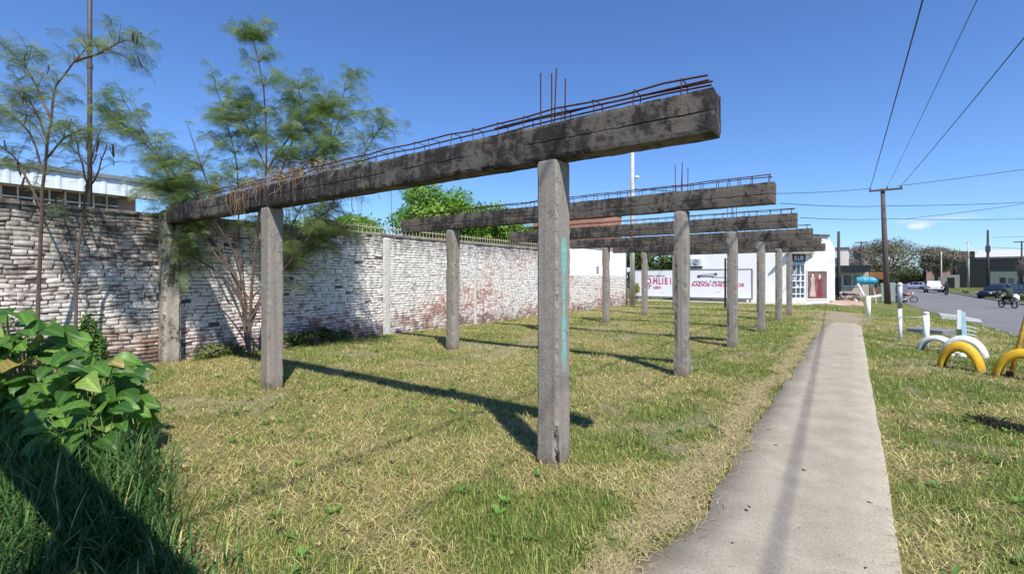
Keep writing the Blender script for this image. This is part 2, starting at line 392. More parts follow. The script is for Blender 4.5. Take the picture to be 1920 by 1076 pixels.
strawc = np.array([.66, .56, .27])*(.32+.90*rnd[:, None])+np.array([.0, .02, -.01])*RNG.normal(size=(n, 1))
ylw = np.array([.37, .385, .11])*(.45+.8*rnd[:, None]); grc = np.array([.13, .205, .04])*(.5+.9*rnd[:, None])
pick = RNG.random(n)
cc = np.where(isg[:, None], np.where((pick < .45+.3*(1-gmv))[:, None], ylw, grc), np.where((pick < .25)[:, None], ylw, strawc))
brown = (~isg) & (RNG.random(n) < .12); cc[brown] = np.array([.22, .15, .08])
L = np.where(isg, RNG.uniform(.025, .068, n)*(1+.35*gmv), RNG.uniform(.03, .12, n)); w = RNG.uniform(.0012, .0031, n)*(1+rr*.13)
tilt = np.where(isg, RNG.uniform(R(10), R(84), n), RNG.uniform(R(62), R(88), n))
zz = gz+np.where(isg, 0, RNG.uniform(0, .022, n))
az_ = RNG.uniform(0, 2*np.pi, n)
o = blades('grass', fx, fy, zz, L*(1+.012*rr), w, az_, tilt, RNG.uniform(R(0), R(14), n), cc)
tag(o, 'mown grass and dry clippings covering the lawn', 'grass', kind='stuff')
# straw clippings blown onto the left edge of the path
n = 30000; yy = 1.2+19*RNG.random(n)**1.5; off = np.abs(RNG.normal(0, .17, n))
wob = .34*(fnoise(yy*1.3, yy*0, 77)-.42)
xx = -1.0-.16*(1-S((yy-2.4)/.9))+wob+RNG.normal(0, .085, n)*(.4+1.3*fnoise(yy*2.1, yy*0+3, 78))
cc = np.array([.52, .43, .24])*(.55+.6*RNG.random((n, 1)))
o = blades('straw_litter', xx, yy, terr(xx, yy)+.022+.012*RNG.random(n), RNG.uniform(.03, .11, n), RNG.uniform(.0025, .0045, n)*(1+yy*.08), RNG.uniform(0, 6.28, n), RNG.uniform(R(76), R(90), n), RNG.uniform(0, R(8), n), cc)
tag(o, 'pale dry clippings lying along the left edge of the path', 'straw', kind='stuff')
# greener tufts
tx = []; ty = []; hh = []
for (cx, cy, r, cnt, h) in [(-1.55, 3.0, .6, 9, 1.), (-1.5, 2.4, .5, 8, 1.1), (-1.65, 4.4, .5, 8, .9), (-1.55, 6.6, .5, 14, .9), (-2.5, 2.6, .7, 10, .8), (-3.4, 2.3, .6, 8, .8), (-1.45, 8.8, .5, 12, .9),
        (-2.7, 5.4, .9, 10, .8), (-3.6, 1.9, .5, 12, 1.0), (-5, 3.0, 2., 16, .7), (.65, 4, .6, 22, .7), (.9, 7, .8, 24, .7), (.7, 11, .8, 26, .8), (-1.5, 12, .5, 14, .9), (-5, 6, 2.5, 22, .7), (-5, 12, 3, 30, .8), (2.4, 10, .9, 26, .8), (1.5, 5, .7, 20, .7),
        (-9.9, 7.2, .8, 26, 1.8), (-10.2, 4.6, .4, 16, 1.5), (-10.2, 5.6, .5, 16, 1.6), (-10.2, 10, .4, 14, 1.2), (-10.3, 14, .4, 14, 1.2), (-10.3, 18, .4, 14, 1.2)]:
    for i in range(cnt):
        a = random.random()*6.28; q = r*math.sqrt(random.random()); px_, py_ = cx+q*math.cos(a), cy+q*math.sin(a)*(2.0 if cx < -9.5 else 1)
        if -.95 < px_ < .3 or px_ < -10.5: continue
        k_ = 22; tx += list(px_+RNG.normal(0, .05, k_)); ty += list(py_+RNG.normal(0, .035, k_)); hh += [h]*k_
tx, ty, hh = map(np.array, (tx, ty, hh)); n = len(tx)
o = blades('grass_tufts', tx, ty, terr(tx, ty)+gbump(tx, ty), RNG.uniform(.04, .12, n)*hh, RNG.uniform(.004, .008, n), RNG.uniform(0, 6.28, n), RNG.uniform(R(8), R(58), n), RNG.uniform(R(10), R(60), n),
           np.array([.10, .17, .035])*(.5+.8*RNG.random((n, 1)))+np.array([.04, .03, 0])*RNG.random((n, 1)))
tag(o, 'low green tufts scattered through the mown lawn', 'grass', kind='stuff')
# verge beyond the street
N = 26000; fx = RNG.uniform(11.85, 17, N); fy = 40+90*RNG.random(N)**1.4
o = blades('verge_grass', fx, fy, terr(fx, fy)+0*fx, RNG.uniform(.08, .25, N), RNG.uniform(.02, .06, N), RNG.uniform(0, 6.28, N), RNG.uniform(R(10), R(70), N), RNG.uniform(0, R(40), N),
           np.array([.16, .19, .06])*(.6+.9*RNG.random((N, 1))))
tag(o, 'rough verge grass beyond the kerb across the street', 'grass', kind='stuff')
# tall rank grass in the foreground shade
def arch_blades(name, P0, L, w, az, lean, col, m, seg=6, parent=None):
    n = len(L); V = np.zeros((n, 2*seg+1, 3)); p = P0.copy(); t = lean*.25
    d = np.stack([np.cos(az), np.sin(az)], -1); s3 = np.stack([-np.sin(az), np.cos(az), 0*az], -1)
    for i in range(seg+1):
        f = i/seg; ww = (w*(1-f**1.6)*(.55+.9*min(f*2.5, 1)))[:, None]*.5
        if i < seg: V[:, 2*i] = p-s3*ww; V[:, 2*i+1] = p+s3*ww
        else: V[:, 2*seg] = p
        st = L/seg; p = p+np.stack([d[:, 0]*st*np.sin(t), d[:, 1]*st*np.sin(t), st*np.cos(t)], -1); t = t+lean*.75/seg*(.6+1.2*f)*1.6
    Fs = []
    for i in range(seg-1): a = 2*i; Fs += [[a, a+1, a+3], [a, a+3, a+2]]
    a = 2*(seg-1); Fs.append([a, a+1, a+2])
    F = np.array(Fs)[None]+(np.arange(n)*(2*seg+1))[:, None, None]
    return np_mesh(name, V.reshape(-1, 3), F.reshape(-1, 3), m, parent, np.repeat(col[:, None], 2*seg+1, 1).reshape(-1, 3))
n = 5600
cx = RNG.uniform(-6.6, -2.6, n); cy = RNG.uniform(.15, 1.15, n)+.30*(fnoise(cx*2.5, cx*0, 55)-.5)+.22*S((-cx-3)/2)
cx = np.round(cx*5)/5+RNG.normal(0, .05, n); cy = np.round(cy*5)/5+RNG.normal(0, .06, n)
hL = RNG.uniform(.24, .50, n)*(.50+.6*S((-cx-2.7)/1.4))
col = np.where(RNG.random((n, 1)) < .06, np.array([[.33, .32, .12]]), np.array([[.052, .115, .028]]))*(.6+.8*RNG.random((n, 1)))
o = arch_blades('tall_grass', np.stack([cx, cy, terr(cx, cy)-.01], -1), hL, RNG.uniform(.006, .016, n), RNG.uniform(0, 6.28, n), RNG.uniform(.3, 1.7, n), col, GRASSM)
tag(o, 'tall rank grass in the shade of the near left corner', 'grass', kind='stuff')
# ---------------------------------------------------------------- concrete frames
BEAMM = concrete('beam_concrete', (.128, .115, .104), (.030, .027, .025), .25, .35, crack=2.745)
BEAMF = concrete('beam_concrete_far', (.135, .12, .106), (.038, .034, .031), .20, .35, crack=2.82)
COLM = concrete('post_concrete', (.262, .240, .215), (.075, .068, .062), .03, .25)
COLT = concrete('post_concrete_painted', (.268, .246, .22), (.075, .068, .062), .025, .25, teal=(2.45, .112))
PILM = concrete('pilaster_concrete', (.36, .335, .285), (.06, .052, .04), .12, .5)
RUST = plain('rusty_rebar', (.085, .032, .022), .85, .2, .35, 40, .4)
def rough_box(name, m, parent, x0, x1, y0, y1, z0, z1, step, amp, seed, edge=.02, spall=None, lean=0, off=(0, 0, 0)):
    dims = (x1-x0, y1-y0, z1-z0); ns = [max(2, int(round(d/step))) for d in dims]; lo = (x0, y0, z0)
    key = {}; V = []; F = []
    def vid(i, j, k):
        q = (i, j, k)
        if q not in key:
            p = [lo[0]+dims[0]*i/ns[0], lo[1]+dims[1]*j/ns[1], lo[2]+dims[2]*k/ns[2]]
            sd = [(-1 if q[a] == 0 else 1 if q[a] == ns[a] else 0) for a in range(3)]
            v = Vector(p)
            d = mn.noise_vector(v*7+Vector((seed, 0, 0)))*amp + mn.noise_vector(v*24+Vector((0, seed, 0)))*amp*.6
            cnt = sum(1 for a in sd if a)
            if cnt >= 2:
                e = edge*(.35+1.3*abs(mn.noise(v*9+Vector((seed, 3, 1))))+max(0, mn.noise(v*2.3+Vector((5, seed, 1))))*1.6)
                d -= Vector(sd)*e
            if spall: d += spall(v, sd)
            v = v+d; v.x += lean*(v.z-z0)
            key[q] = len(V); V.append((v.x-off[0], v.y-off[1], v.z-off[2]))
        return key[q]
    for a in range(3):
        b, c = (a+1) % 3, (a+2) % 3
        for end in (0, ns[a]):
            for i in range(ns[b]):
                for j in range(ns[c]):
                    q = []
                    for (u, w) in ((0, 0), (1, 0), (1, 1), (0, 1)):
                        t3 = [0, 0, 0]; t3[a] = end; t3[b] = i+u; t3[c] = j+w; q.append(vid(*t3))
                    F.append(q if end else q[::-1])
    me = bpy.data.meshes.new(name); me.from_pydata(V, [], F); me.update()
    return link_mesh(name, me, m, parent, smooth=False)
def rebar(name, parent, xs, y0, y1, zb, zt, off, step=.25, extra=0, rough=.006, r=.0062):
    x0, x1 = xs; m = MB(); n = max(6, int((x1-x0)/.25))
    for (yy, zz) in ((y0, zt), (y1, zt)) + (((y0+.02, zt-.035), (y1-.03, zt-.05)) if extra else ()):
        a = x0 if zz == zt else max(x0, x1-extra)
        k = max(4, int((x1-a)/.3)); pts = []
        for i in range(k+1):
            px_ = a+(x1-a)*i/k
            pts.append((px_-off[0], yy+random.gauss(0, rough)-off[1], zz+random.gauss(0, rough)-off[2]))
        m.tube(pts, r*1.35, 5)
    xx = x0+.1
    while xx < x1-.03:
        j = random.uniform(-.03, .03); tl = random.uniform(-.03, .03); yy0, yy1 = y0-.012, y1+.012
        m.tube([(xx+j-off[0], yy0-off[1], zb-.03-off[2]), (xx+j+tl-off[0], yy0-off[1], zt+.008-off[2]), (xx+j+tl*.5-off[0], yy1-off[1], zt+.008-off[2]), (xx+j-off[0], yy1-off[1], zb-.03-off[2])], r*.8, 4)
        xx += step*random.uniform(.75, 1.25)
    return m.build(name, RUST, parent)
G_FR = 'reinforced concrete frames standing in a row along the lawn'
def frame(Y, bx, zb, cols, label, detail=False, sd=1, near=False, bars=True, bz=.1, dY=.24, colm=None):
    off = (-4.5, Y, 0)
    root = thing('concrete_frame', off, label, 'concrete frame', 0, G_FR)
    st = .028 if detail else .07
    MBm = BEAMM if zb[0] < 2.65 else BEAMF
    bm_ = rough_box('beam', MBm, root, bx[0], bx[1], Y, Y+dY, zb[0], zb[1], st*1.2, .0022, sd, .009, None, 0, off)
    def hole(v, s):
        d = Vector((0, 0, 0)); c = Vector((cols[0][0]+cols[0][1]-.01, Y, .20))
        q = v-c; rr_ = math.sqrt((q.x/.03)**2+(q.y/.03)**2+((q.z)/.13)**2)
        if rr_ < 1.25: d += Vector((-.035, .04, 0))*(1.25-rr_)
        if v.z > .2 and s[0] == -1 and s[1] == -1: d += Vector((.013, .011, 0))*(.5+mn.noise(v*16)+.6*mn.noise(v*41))
        return d
    for i, (cx0, wd) in enumerate(cols):
        g0 = tz(cx0, Y)-.12
        rough_box('post', (colm or COLM) if i == 0 else COLM, root, cx0, cx0+wd, Y+.004, Y+dY-.004, g0, zb[0]+.012, st, .0018, sd+7*i, .015, hole if (detail and i == 0) else None, 0, off)
    if bars:
        rebar('rebar_cage', root, (bx[0]+(1.2 if near else .3), bx[1]-.05), Y+.055, Y+dY-.055, zb[1], zb[1]+bz, off, .30 if near else .2, 1.9 if near else 0)
        cx0 = cols[0][0]+.02
        for j, (dx, dy, h, lx) in enumerate([(.0, .05, .46, .0), (.05, .19, .53, .025), (.11, .05, .43, .0), (.16, .19, .42, .005)]):
            m = MB(); h *= 1.0 if near else .95
            m.tube([(cx0+dx+off[0]*-1, dy, zb[1]-.05), (cx0+dx-off[0]+lx*.5, dy, zb[1]+h*.5), (cx0+dx-off[0]+lx, dy, zb[1]+h)], .0065, 5)
            m.build('starter_bar', RUST, root)
    return root
f1 = frame(3.45, (-10.36, -.775), (2.595, 2.905), [(-2.22, .215), (-6.91, .22)], 'nearest concrete frame, its front post striped with turquoise paint', True, 1.3, True, bz=.115, colm=COLT)
f0 = frame(-.40, (-10.5, -.9), (2.595, 2.905), [(-2.22, .215), (-6.91, .22)], 'concrete frame beside the camera whose shadow crosses the tall grass', False, 9.3, bars=False)
frame(7.85, (-8.95, -.93), (2.68, 3.0), [(-2.39, .22), (-7.46, .23)], 'second concrete frame from the viewer, its left end stopping short of the wall', False, 2.1)
frame(11.85, (-8.6, -.98), (2.67, 2.99), [(-2.39, .22), (-7.42, .22)], 'third concrete frame from the viewer, just beyond the one ending short of the wall', False, 3.7)
frame(15.7, (-8.6, -.92), (2.66, 2.98), [(-2.34, .22), (-7.30, .22)], 'fourth concrete frame from the viewer, between the third and the two farthest', False, 4.9)
frame(19.6, (-8.6, -.9), (2.66, 2.98), [(-2.31, .22), (-7.31, .22)], 'fifth concrete frame from the viewer, next to last in the row', False, 5.3)
frame(23.4, (-8.6, -.93), (2.68, 3.0), [(-2.34, .22), (-7.18, .22)], 'farthest concrete frame, nearest to the white corner shop', False, 6.1)
# ---------------------------------------------------------------- brick wall
WX = -10.65
def brickmat(name, clean):
    t = NT(name); sx = t.n.new('ShaderNodeSeparateColor'); t.l.new(t.attr(), sx.inputs[0]); rnd = sx.outputs[0]
    x, y, z = t.sep()
    nb = t.noise(.55, 5, .65, t.obj((1, .6, 1.3))); nm = t.noise(3.4, 6, .7); nf = t.noise(22, 6, .75)
    white = t.mix(t.ramp(nf, .3, .7), (.58, .55, .51), (.78, .755, .72))
    white = t.mix(t.ramp(nm, .5, .62, 0, .5), white, (.42, .40, .37))
    red = t.mix(rnd, (.26, .105, .070), (.36, .175, .125))
    lowz = t.ramp(z, .1, 1.1, .15, 0)
    e = t.math('ADD', t.math('ADD', t.math('MULTIPLY', nb, .8), t.math('MULTIPLY', nm, .35)), t.math('ADD', t.math('MULTIPLY', t.math('SUBTRACT', rnd, .5), .16), lowz))
    e = t.math('ADD', e, t.math('MULTIPLY', t.math('SUBTRACT', nf, .5), .12))
    c = t.mix(t.ramp(e, .675 if clean else .68, .76 if clean else .77), white, t.mix(t.ramp(nf, .3, .75), red, (.52, .44, .40)))
    pk = t.mix(t.ramp(t.math('ADD', nb, t.ramp(z, .1, 1.5, .16, 0)), .5, .66, 0, .55), (1, 1, 1), (1.0, .80, .74)); c = t.mix(1, c, pk, 'MULTIPLY')
    # soot and moss running down from the top
    ns = t.noise(5, 5, .65, t.obj((1, 1, .16)))
    g = t.math('ADD', t.math('MULTIPLY', t.math('SUBTRACT', ns, .5), 1.5), t.ramp(z, 1.9 if clean else 1.2, 2.75, -.15, .62 if clean else .8))
    g = t.math('ADD', g, t.math('MULTIPLY', t.math('SUBTRACT', nm, .5), .8))
    c = t.mix(t.ramp(g, .1, .8, 0, .85), c, (.12, .105, .09) if clean else (.13, .125, .10))
    if not clean: c = t.mix(t.ramp(t.noise(1.1, 5, .7, t.obj((1, .7, 1.4), (4, 2, 1))), .42, .66, .05, .7), c, (.25, .205, .165))
    gd = t.math('ADD', nm, t.ramp(z, 0, .8, .22, 0)); gd = t.math('ADD', gd, 0 if clean else .05)
    c = t.mix(t.ramp(gd, .55, .8, 0, .75), c, (.085, .07, .062))
    c = t.mix(t.ramp(nf, .58, .70, 0, .6), c, (.10, .09, .085))
    cr = t.ramp(t.vor(2.6, t.obj((1, .55, 2.6)), 'DISTANCE_TO_EDGE'), .004, .05, .0 if clean else 1, 0); c = t.mix(t.math('MULTIPLY', cr, t.ramp(nm, .44, .56)), c, (.07, .06, .055))
    m = t.fin(c, .92, 0, .15); t.bump(nf, .7, .010); t.bump(nm, .18, .01); return m
BRW, BRC = brickmat('old_brick', False), brickmat('whitewashed_brick', True)
MORT = plain('old_mortar', (.10, .085, .075), .95, 0, .4, 5, .6)
MORTC = plain('limewashed_mortar', (.50, .47, .44), .95, 0, .3, 5, .6)
wall = thing('brick_wall', (WX, 8.5, 0), 'long old whitewashed brick wall along the left side of the lawn', 'wall')
WO = (WX, 8.5, 0)
def bricks(name, y0, y1, ztop, mat, wavy, course=.076, parent=wall, depth=.009, seed=3, X=WX, O=WO):
    rg = random.Random(seed); V = []; F = []; C = []
    z = -.1; row = 0
    while z < ztop-.02:
        h = course*rg.uniform(.92, 1.08); y = y0-(.12 if row % 2 else 0)-rg.random()*.05
        while y < y1:
            l = rg.uniform(.20, .27) if not wavy else rg.uniform(.15, .26)
            a, b = max(y+.004, y0), min(y+l-(.005 if not wavy else rg.choice([.005, .009, .013])), y1); y += l
            if b-a < .04: continue
            out = rg.gauss(0, .003)+(rg.random() < .05)*-.010+wavy*rg.gauss(0, .003)
            if rg.random() < .007: out -= .03
            rc = rg.random(); up_ = float(S(np.float64((z-.5)/.7)))*min(1, wavy*1.2); gap = (.006 if not wavy else .012)*rg.uniform(.35, 1.7)*(.12 if rg.random() < .15+.3*up_ else 1)
            def w_(yy, zz): return (mn.noise(Vector((yy*.9, zz*1.2, seed)))*.05+mn.noise(Vector((yy*2.6, zz*3, seed)))*.034)*wavy*(.25+.75*min(1, max(0, zz)/1.1)) if wavy else mn.noise(Vector((yy*.5, zz*.5, seed)))*.014
            n = len(V); j = lambda: rg.uniform(-.005, .005)*(1+1.1*wavy)
            za, zb_ = z, min(z+h-gap, ztop)
            q = []
            for yy, zz in ((a, za), (b, za), (b, zb_), (a, zb_)): q.append((yy+j(), zz+w_(yy, zz)+j()))
            cy_ = (a+b)/2; cz = sum(p_[1] for p_ in q)/4; bev = .004
            for yy, zz in q: V.append((X-.03-O[0], yy-O[1], zz))
            for yy, zz in q: V.append((X+out+depth-.006-O[0]+rg.gauss(0, .0015), yy-O[1], zz))
            for yy, zz in q: V.append((X+out+depth-O[0]+rg.gauss(0, .002), yy-O[1]+(bev if yy < cy_ else -bev), zz+(bev if zz < cz else -bev)))
            F += [[n+8, n+9, n+10, n+11]]
            for k in range(4):
                F += [[n+k, n+(k+1) % 4, n+4+(k+1) % 4, n+4+k], [n+4+k, n+4+(k+1) % 4, n+8+(k+1) % 4, n+8+k]]
            C += [(rc, rc, rc)]*12
        z += h; row += 1
    return np_mesh(name, V, F, mat, parent, np.array(C))
bricks('brickwork', -2.0, 3.45, 2.74, BRW, .9, .070, seed=3)
bricks('brickwork', 3.69, 8.70, 2.76, BRC, .6, .070, seed=4, depth=.009)
bricks('brickwork', 8.96, 18.6, 2.76, BRC, .12, .072, seed=5, depth=.008)
bricks('brickwork', 18.6, 26.3, 1.70, BRC, .35, .085, seed=6)
m = MB(); m.box(-.26, -.004, -10.5, .2, -.1, 2.73); m.build('mortar_bed', MORT, wall)
m = MB(); m.box(-.26, -.004, .2, 10.1, -.1, 2.735); m.box(-.26, -.004, 10.1, 17.8, -.1, 1.69); m.build('mortar_bed', MORTC, wall)
# crumbling brick-on-edge coping
V = MB(); rg = random.Random(5); y = -10.4
while y < 10.1:
    l = rg.uniform(.20, .27); dz = rg.gauss(0, .007)
    V.box(-.27+rg.gauss(0, .008), .035+rg.gauss(0, .012), y, y+l-.012, 2.742, 2.805+dz+.01*math.sin(y*1.3), 0, .008); y += l
V.build('coping', brickmat('coping_brick', False), wall)
PLW = plain('limewash_plaster', (.50, .48, .45), .9, 0, .12, 3, .3)
rough_box('pilaster', PILM, wall, WX-.02, WX+.27, 3.42, 3.72, -.1, 2.86, .05, .005, 11, .03, None, 0, WO)
rough_box('pilaster', PLW, wall, WX-.02, WX+.03, 8.70, 8.96, -.1, 2.72, .06, .006, 12, .02, None, 0, WO)
rough_box('pilaster', PLW, wall, WX-.02, WX+.03, 12.62, 12.76, -.1, 2.2, .06, .005, 13, .01, None, 0, WO)
# smooth white upper wall at the far end, with a small vent
uw = thing('rendered_wall', (WX-.1, 22.4, 0), 'smooth white rendered wall rising above the far end of the old brick wall', 'wall')
mw = plain('white_render', (.80, .80, .785), .85, 0, .04, 1.5, .12)
box('render', mw, uw, -.16, .10, -3.8, 3.87, 1.70, 3.04)
box('cap', plain('cap_grey', (.38, .37, .35), .9), uw, -.18, .13, -3.8, 3.9, 3.04, 3.075)
m = MB()
for i in range(2):
    for j in range(3): m.box(.10, .118, -.14+i*.15, -.03+i*.15, 1.80+j*.13, 1.90+j*.13)
m.build('vent', plain('vent_grey', (.25, .25, .25), .8), uw)
# iron fence on the wall top
IRON = plain('cream_iron', (.48, .43, .30), .6, .2, .2, 20, .1)
fen = thing('iron_fence', (WX-.12, 12.9, 2.8), 'low cream iron railing of thin bars on top of the whitewashed wall', 'fence')
m = MB(); m.box(-.012, .012, -5.8, 5.8, .17, .195); m.build('rail', IRON, fen)
m = MB(); m.box(-.012, .012, -5.8, 5.8, .02, .04); m.build('rail', IRON, fen)
for i in range(84):
    y = -5.75+i*.1385+random.uniform(-.012, .012)
    mb_ = MB().tube([(0, y, 0), (random.uniform(-.006, .006), y+random.uniform(-.01, .01), .25+random.uniform(-.012, .02))], .0085, 4)
    mb_.build('bar', IRON, fen)
# ---------------------------------------------------------------- shed behind the wall
t = NT('corrugated_metal'); x, y, z = t.sep()
c = t.mix(t.ramp(t.noise(1.2, 4), .3, .7), (.60, .68, .76), (.74, .80, .86)); c = t.mix(t.ramp(t.noise(6, 5, .7, t.obj((1, 1, .1))), .55, .75, 0, .4), c, (.36, .36, .36))
CORR = t.fin(c, .5, .15, .4)
sh = thing('metal_shed', (-20, 1.5, 0), 'long shed with pale corrugated metal fascia and slatted windows behind the wall', 'shed')
m = MB(); vs = []; fs = []; n = 0
yy = np.arange(-12, 4.96, .055)
for i, y in enumerate(yy):
    q = .022*(1 if (i//2) % 5 < 1 else 0); vs += [(q, y, 4.34), (q, y, 4.93)]
    if i: fs.append((2*i-2, 2*i, 2*i+1, 2*i-1))
m.add(vs, fs); m.box(-.10, -.02, -12, 4.96, 4.34, 4.93); m.build('fascia', CORR, sh)
box('roof', plain('roof_dark_sheet', (.20, .21, .22), .6, .3), sh, -7, .06, -12, 5.0, 4.935, 4.985)
box('gutter', plain('gutter_metal', (.25, .26, .28), .5, .5), sh, .0, .09, -12, 5.02, 4.86, 4.93)
box('wall', plain('shed_wall', (.34, .24, .18), .9, 0, .2, 2), sh, -6.8, -.42, -11.5, 4.4, -.1, 4.9)
box('soffit', plain('soffit_tan', (.40, .30, .22), .8), sh, -.42, -.1, -12, 4.9, 4.36, 4.40)
m = MB()
for i in range(12): m.tube([(-.25, -11.5+i*1.4, -.05), (-.25, -11.5+i*1.4, 4.36)], .035, 6)
m2 = plain('cream_frame', (.66, .60, .50), .6)
for i in range(12):
    w0 = -11.5+i*1.4
    fr = MB(); [fr.box(-.30, -.25, w0+.02+q*.345, w0+.055+q*.345, 3.0, 4.35) for q in range(4)]; [fr.box(-.305, -.255, w0+.02, w0+1.38, zz, zz+.04) for zz in (3.02, 3.66, 3.98, 4.30)]
    if w0 > 3.2: continue
    f = fr.build('window', m2, sh)
    lv = MB()
    for j in range(18): lv.box(-.36, -.31, w0+.08, w0+1.36, 3.02+j*.072, 3.055+j*.072)
    lv.build('louvre', plain('louvre_brown', (.15, .105, .08), .8), f) if i == 0 else None
    if i == 0: LV = f.children[0]
    else:
        k_ = LV.copy(); COL.objects.link(k_); k_.parent = f; k_.location = (0, i*1.4, 0)
# ---------------------------------------------------------------- masts and poles
mast = thing('steel_mast', (-11.9, 2.72, 0), 'tall thin brown steel mast rising behind the old wall', 'mast')
MM = plain('mast_steel', (.13, .105, .105), .55, .5, .3, 3)
MB().tube([(0, 0, -.1), (0, 0, 6), (0, 0, 12.5)], [.042, .038, .035], 10).build('tube', MM, mast, smooth=True)
MB().tube([(0, 0, 5.6), (0, 0, 5.68)], .05, 10).build('collar', MM, mast)
GRP = plain('pole_concrete', (.45, .43, .40), .9, 0, .15, 3, .3)
tp = thing('lamp_pole', (-10.17, 25.92, 0), 'tall pale concrete lamp pole standing at the far end of the brick wall', 'pole')
MB().tube([(0, 0, -.1), (0, 0, 5), (0, 0, 9.4)], [.15, .12, .095], 12).build('shaft', GRP, tp, smooth=True)
m = MB().tube([(0, 0, 7.15), (.22, 0, 7.25)], .025, 6); m.build('bracket', GRP, tp)
MB().lathe([(0, .02), (.09, 0), (.13, -.07), (.10, -.14), (0, -.17)], (.27, 0, 7.3)).build('lamp', plain('lamp_glass_white', (.75, .76, .78), .3, 0), tp, smooth=True)
dk = MB().lathe([(0, 0), (.055, 0), (.05, 1.2), (.045, 2.6), (0, 2.6)], n=10).build('steel_post', plain('black_post', (.02, .018, .02), .6, .3), None, (-5.37, 26.4, -.02))
tag(dk, 'thin black steel post rising from the grass behind the third frame', 'post')
WOOD = plain('weathered_pole', (.10, .075, .065), .9, 0, .25, 3, .5)
INS = plain('insulator', (.06, .03, .025), .3)
PX, PY = 2.04, 51.8; pz = tz(PX, PY)
up = thing('utility_pole', (PX, PY, pz), 'tall dark wooden power pole with a wide crossarm beside the street', 'power pole')
PT = 9.2-pz
MB().tube([(.35, 0, -.2), (.16, 0, PT*.5), (0, 0, PT)], [.24, .20, .15], 12).build('shaft', WOOD, up, smooth=True)
MB().box(-.95, 1.33, -.24, -.12, PT-.22, PT-.06, 0, .01).build('crossarm', WOOD, up)
for xx in (-.85, .30, 1.22): MB().lathe([(0, PT-.05), (.05, PT-.05), (.06, PT+.02), (.035, PT+.06), (.05, PT+.12), (0, PT+.14)], (xx, -.18, 0)).build('insulator', INS, up)
CABLE = plain('black_cable', (.022, .022, .026), .6, 0, .1)
def cable(name, A, B, sag, r, label, n=40, group='overhead cables'):
    A, B = Vector(A), Vector(B); m = MB()
    m.tube([A.lerp(B, i/n)-Vector((0, 0, sag*4*(i/n)*(1-i/n))) for i in range(n+1)], r, 6)
    return tag(m.build(name, CABLE), label, 'cable', group)
cable('overhead_cable', (1.19, 51.6, 9.3), (1.95, -40, 9.3), .45, .021, 'left one of the three cables running overhead from the crossarm towards the viewer')
cable('overhead_cable', (2.34, 51.6, 9.3), (3.15, -40, 9.3), .45, .011, 'middle one of the three cables running overhead from the crossarm towards the viewer')
cable('overhead_cable', (3.26, 51.6, 9.3), (5.22, -14, 9.0), .35, .018, 'right one of the three cables running overhead from the crossarm towards the viewer')
cable('overhead_cable', (3.0, 51.7, 9.3), (32, 62, 13.5), .35, .025, 'cable rising rightwards from the top of the dark power pole')
cable('overhead_cable', (1.19, 51.7, 9.3), (-10.17, 25.9, 6.6), .35, .022, 'cable dropping leftwards from the dark power pole to the pale lamp pole')
cable('overhead_cable', (-3.77, 34.2, 6.26), (2.54, 52.3, 7.75), .12, .022, 'upper cable crossing from behind the frames to the dark power pole')
cable('overhead_cable', (2.54, 52.3, 7.75), (26, 88, 11.4), .3, .026, 'upper cable crossing the street right of the dark power pole')
cable('overhead_cable', (-2.73, 34.94, 5.36), (2.54, 52.24, 6.64), .1, .02, 'lower cable crossing from behind the frames to the dark power pole')
cable('overhead_cable', (2.54, 52.24, 6.64), (26, 88, 9.2), .35, .023, 'lower cable crossing the street right of the dark power pole')
cable('overhead_cable', (5.46, 77.7, 9.0), (30, 96, 13.9), .5, .03, 'thin cable high over the far street, sagging between the cables of the dark pole')
cable('overhead_cable', (19.9, 117.5, 8.6), (44, 130, 12.4), .9, .03, 'thin sagging cable running right from the dark pole beyond the street')
cable('overhead_cable', (19.9, 117.5, 6.9), (44, 126, 7.6), .8, .03, 'lower thin cable running right from the dark pole beyond the street')
# ---------------------------------------------------------------- corner shop
WHT = plain('white_paint_wall', (.80, .80, .78), .8, 0, .05, 1.2, .12)
shop = thing('corner_shop', (-3.2, 35, 0), 'white corner shop with chamfered corner, navy name sign and glazed doorway', 'shop')
SO = Vector((-3.2, 35, 0))
def quad_wall(name, A, B, z0, z1, th, m, parent, O=SO, out=0.0):
    A, B = Vector((*A, 0)), Vector((*B, 0)); d = (B-A).normalized(); nrm = Vector((d.y, -d.x, 0))
    vs = []
    for z in (z0, z1):
        for p_ in (A+nrm*out, B+nrm*out, B+nrm*(out-th), A+nrm*(out-th)): vs.append((p_.x-O.x, p_.y-O.y, z))
    return MB().add(vs, [(3, 2, 1, 0), (4, 5, 6, 7), (0, 1, 5, 4), (1, 2, 6, 5), (2, 3, 7, 6), (3, 0, 4, 7)]).build(name, m, parent)
H = 4.15
quad_wall('wall', (-9.2, 33.35), (-3.25, 33.35), -.1, H, .25, WHT, shop)
quad_wall('wall', (-9.2, 46), (-9.2, 33.62), -.1, H, .2, WHT, shop)
quad_wall('wall', (-2.42, 34.55), (-1.3, 36.0), -.1, H, .25, WHT, shop)
quad_wall('wall', (-1.3, 36.0), (-1.3, 50), -.9, H, .25, WHT, shop)
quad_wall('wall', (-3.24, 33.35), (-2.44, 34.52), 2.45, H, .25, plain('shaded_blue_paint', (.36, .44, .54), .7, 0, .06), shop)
box('roof', plain('flat_roof', (.2, .19, .18), .9), shop, -5.95, 1.7, 1.4, 14.8, H-.1, H-.02)
cn = plain('dark_cornice', (.10, .095, .09), .8, 0, .2)
quad_wall('cornice', (-9.25, 33.35), (-3.2, 33.35), H, H+.13, .35, cn, shop, out=.10)
quad_wall('cornice', (-2.45, 34.5), (-1.25, 36.0), H, H+.13, .35, cn, shop, out=.08)
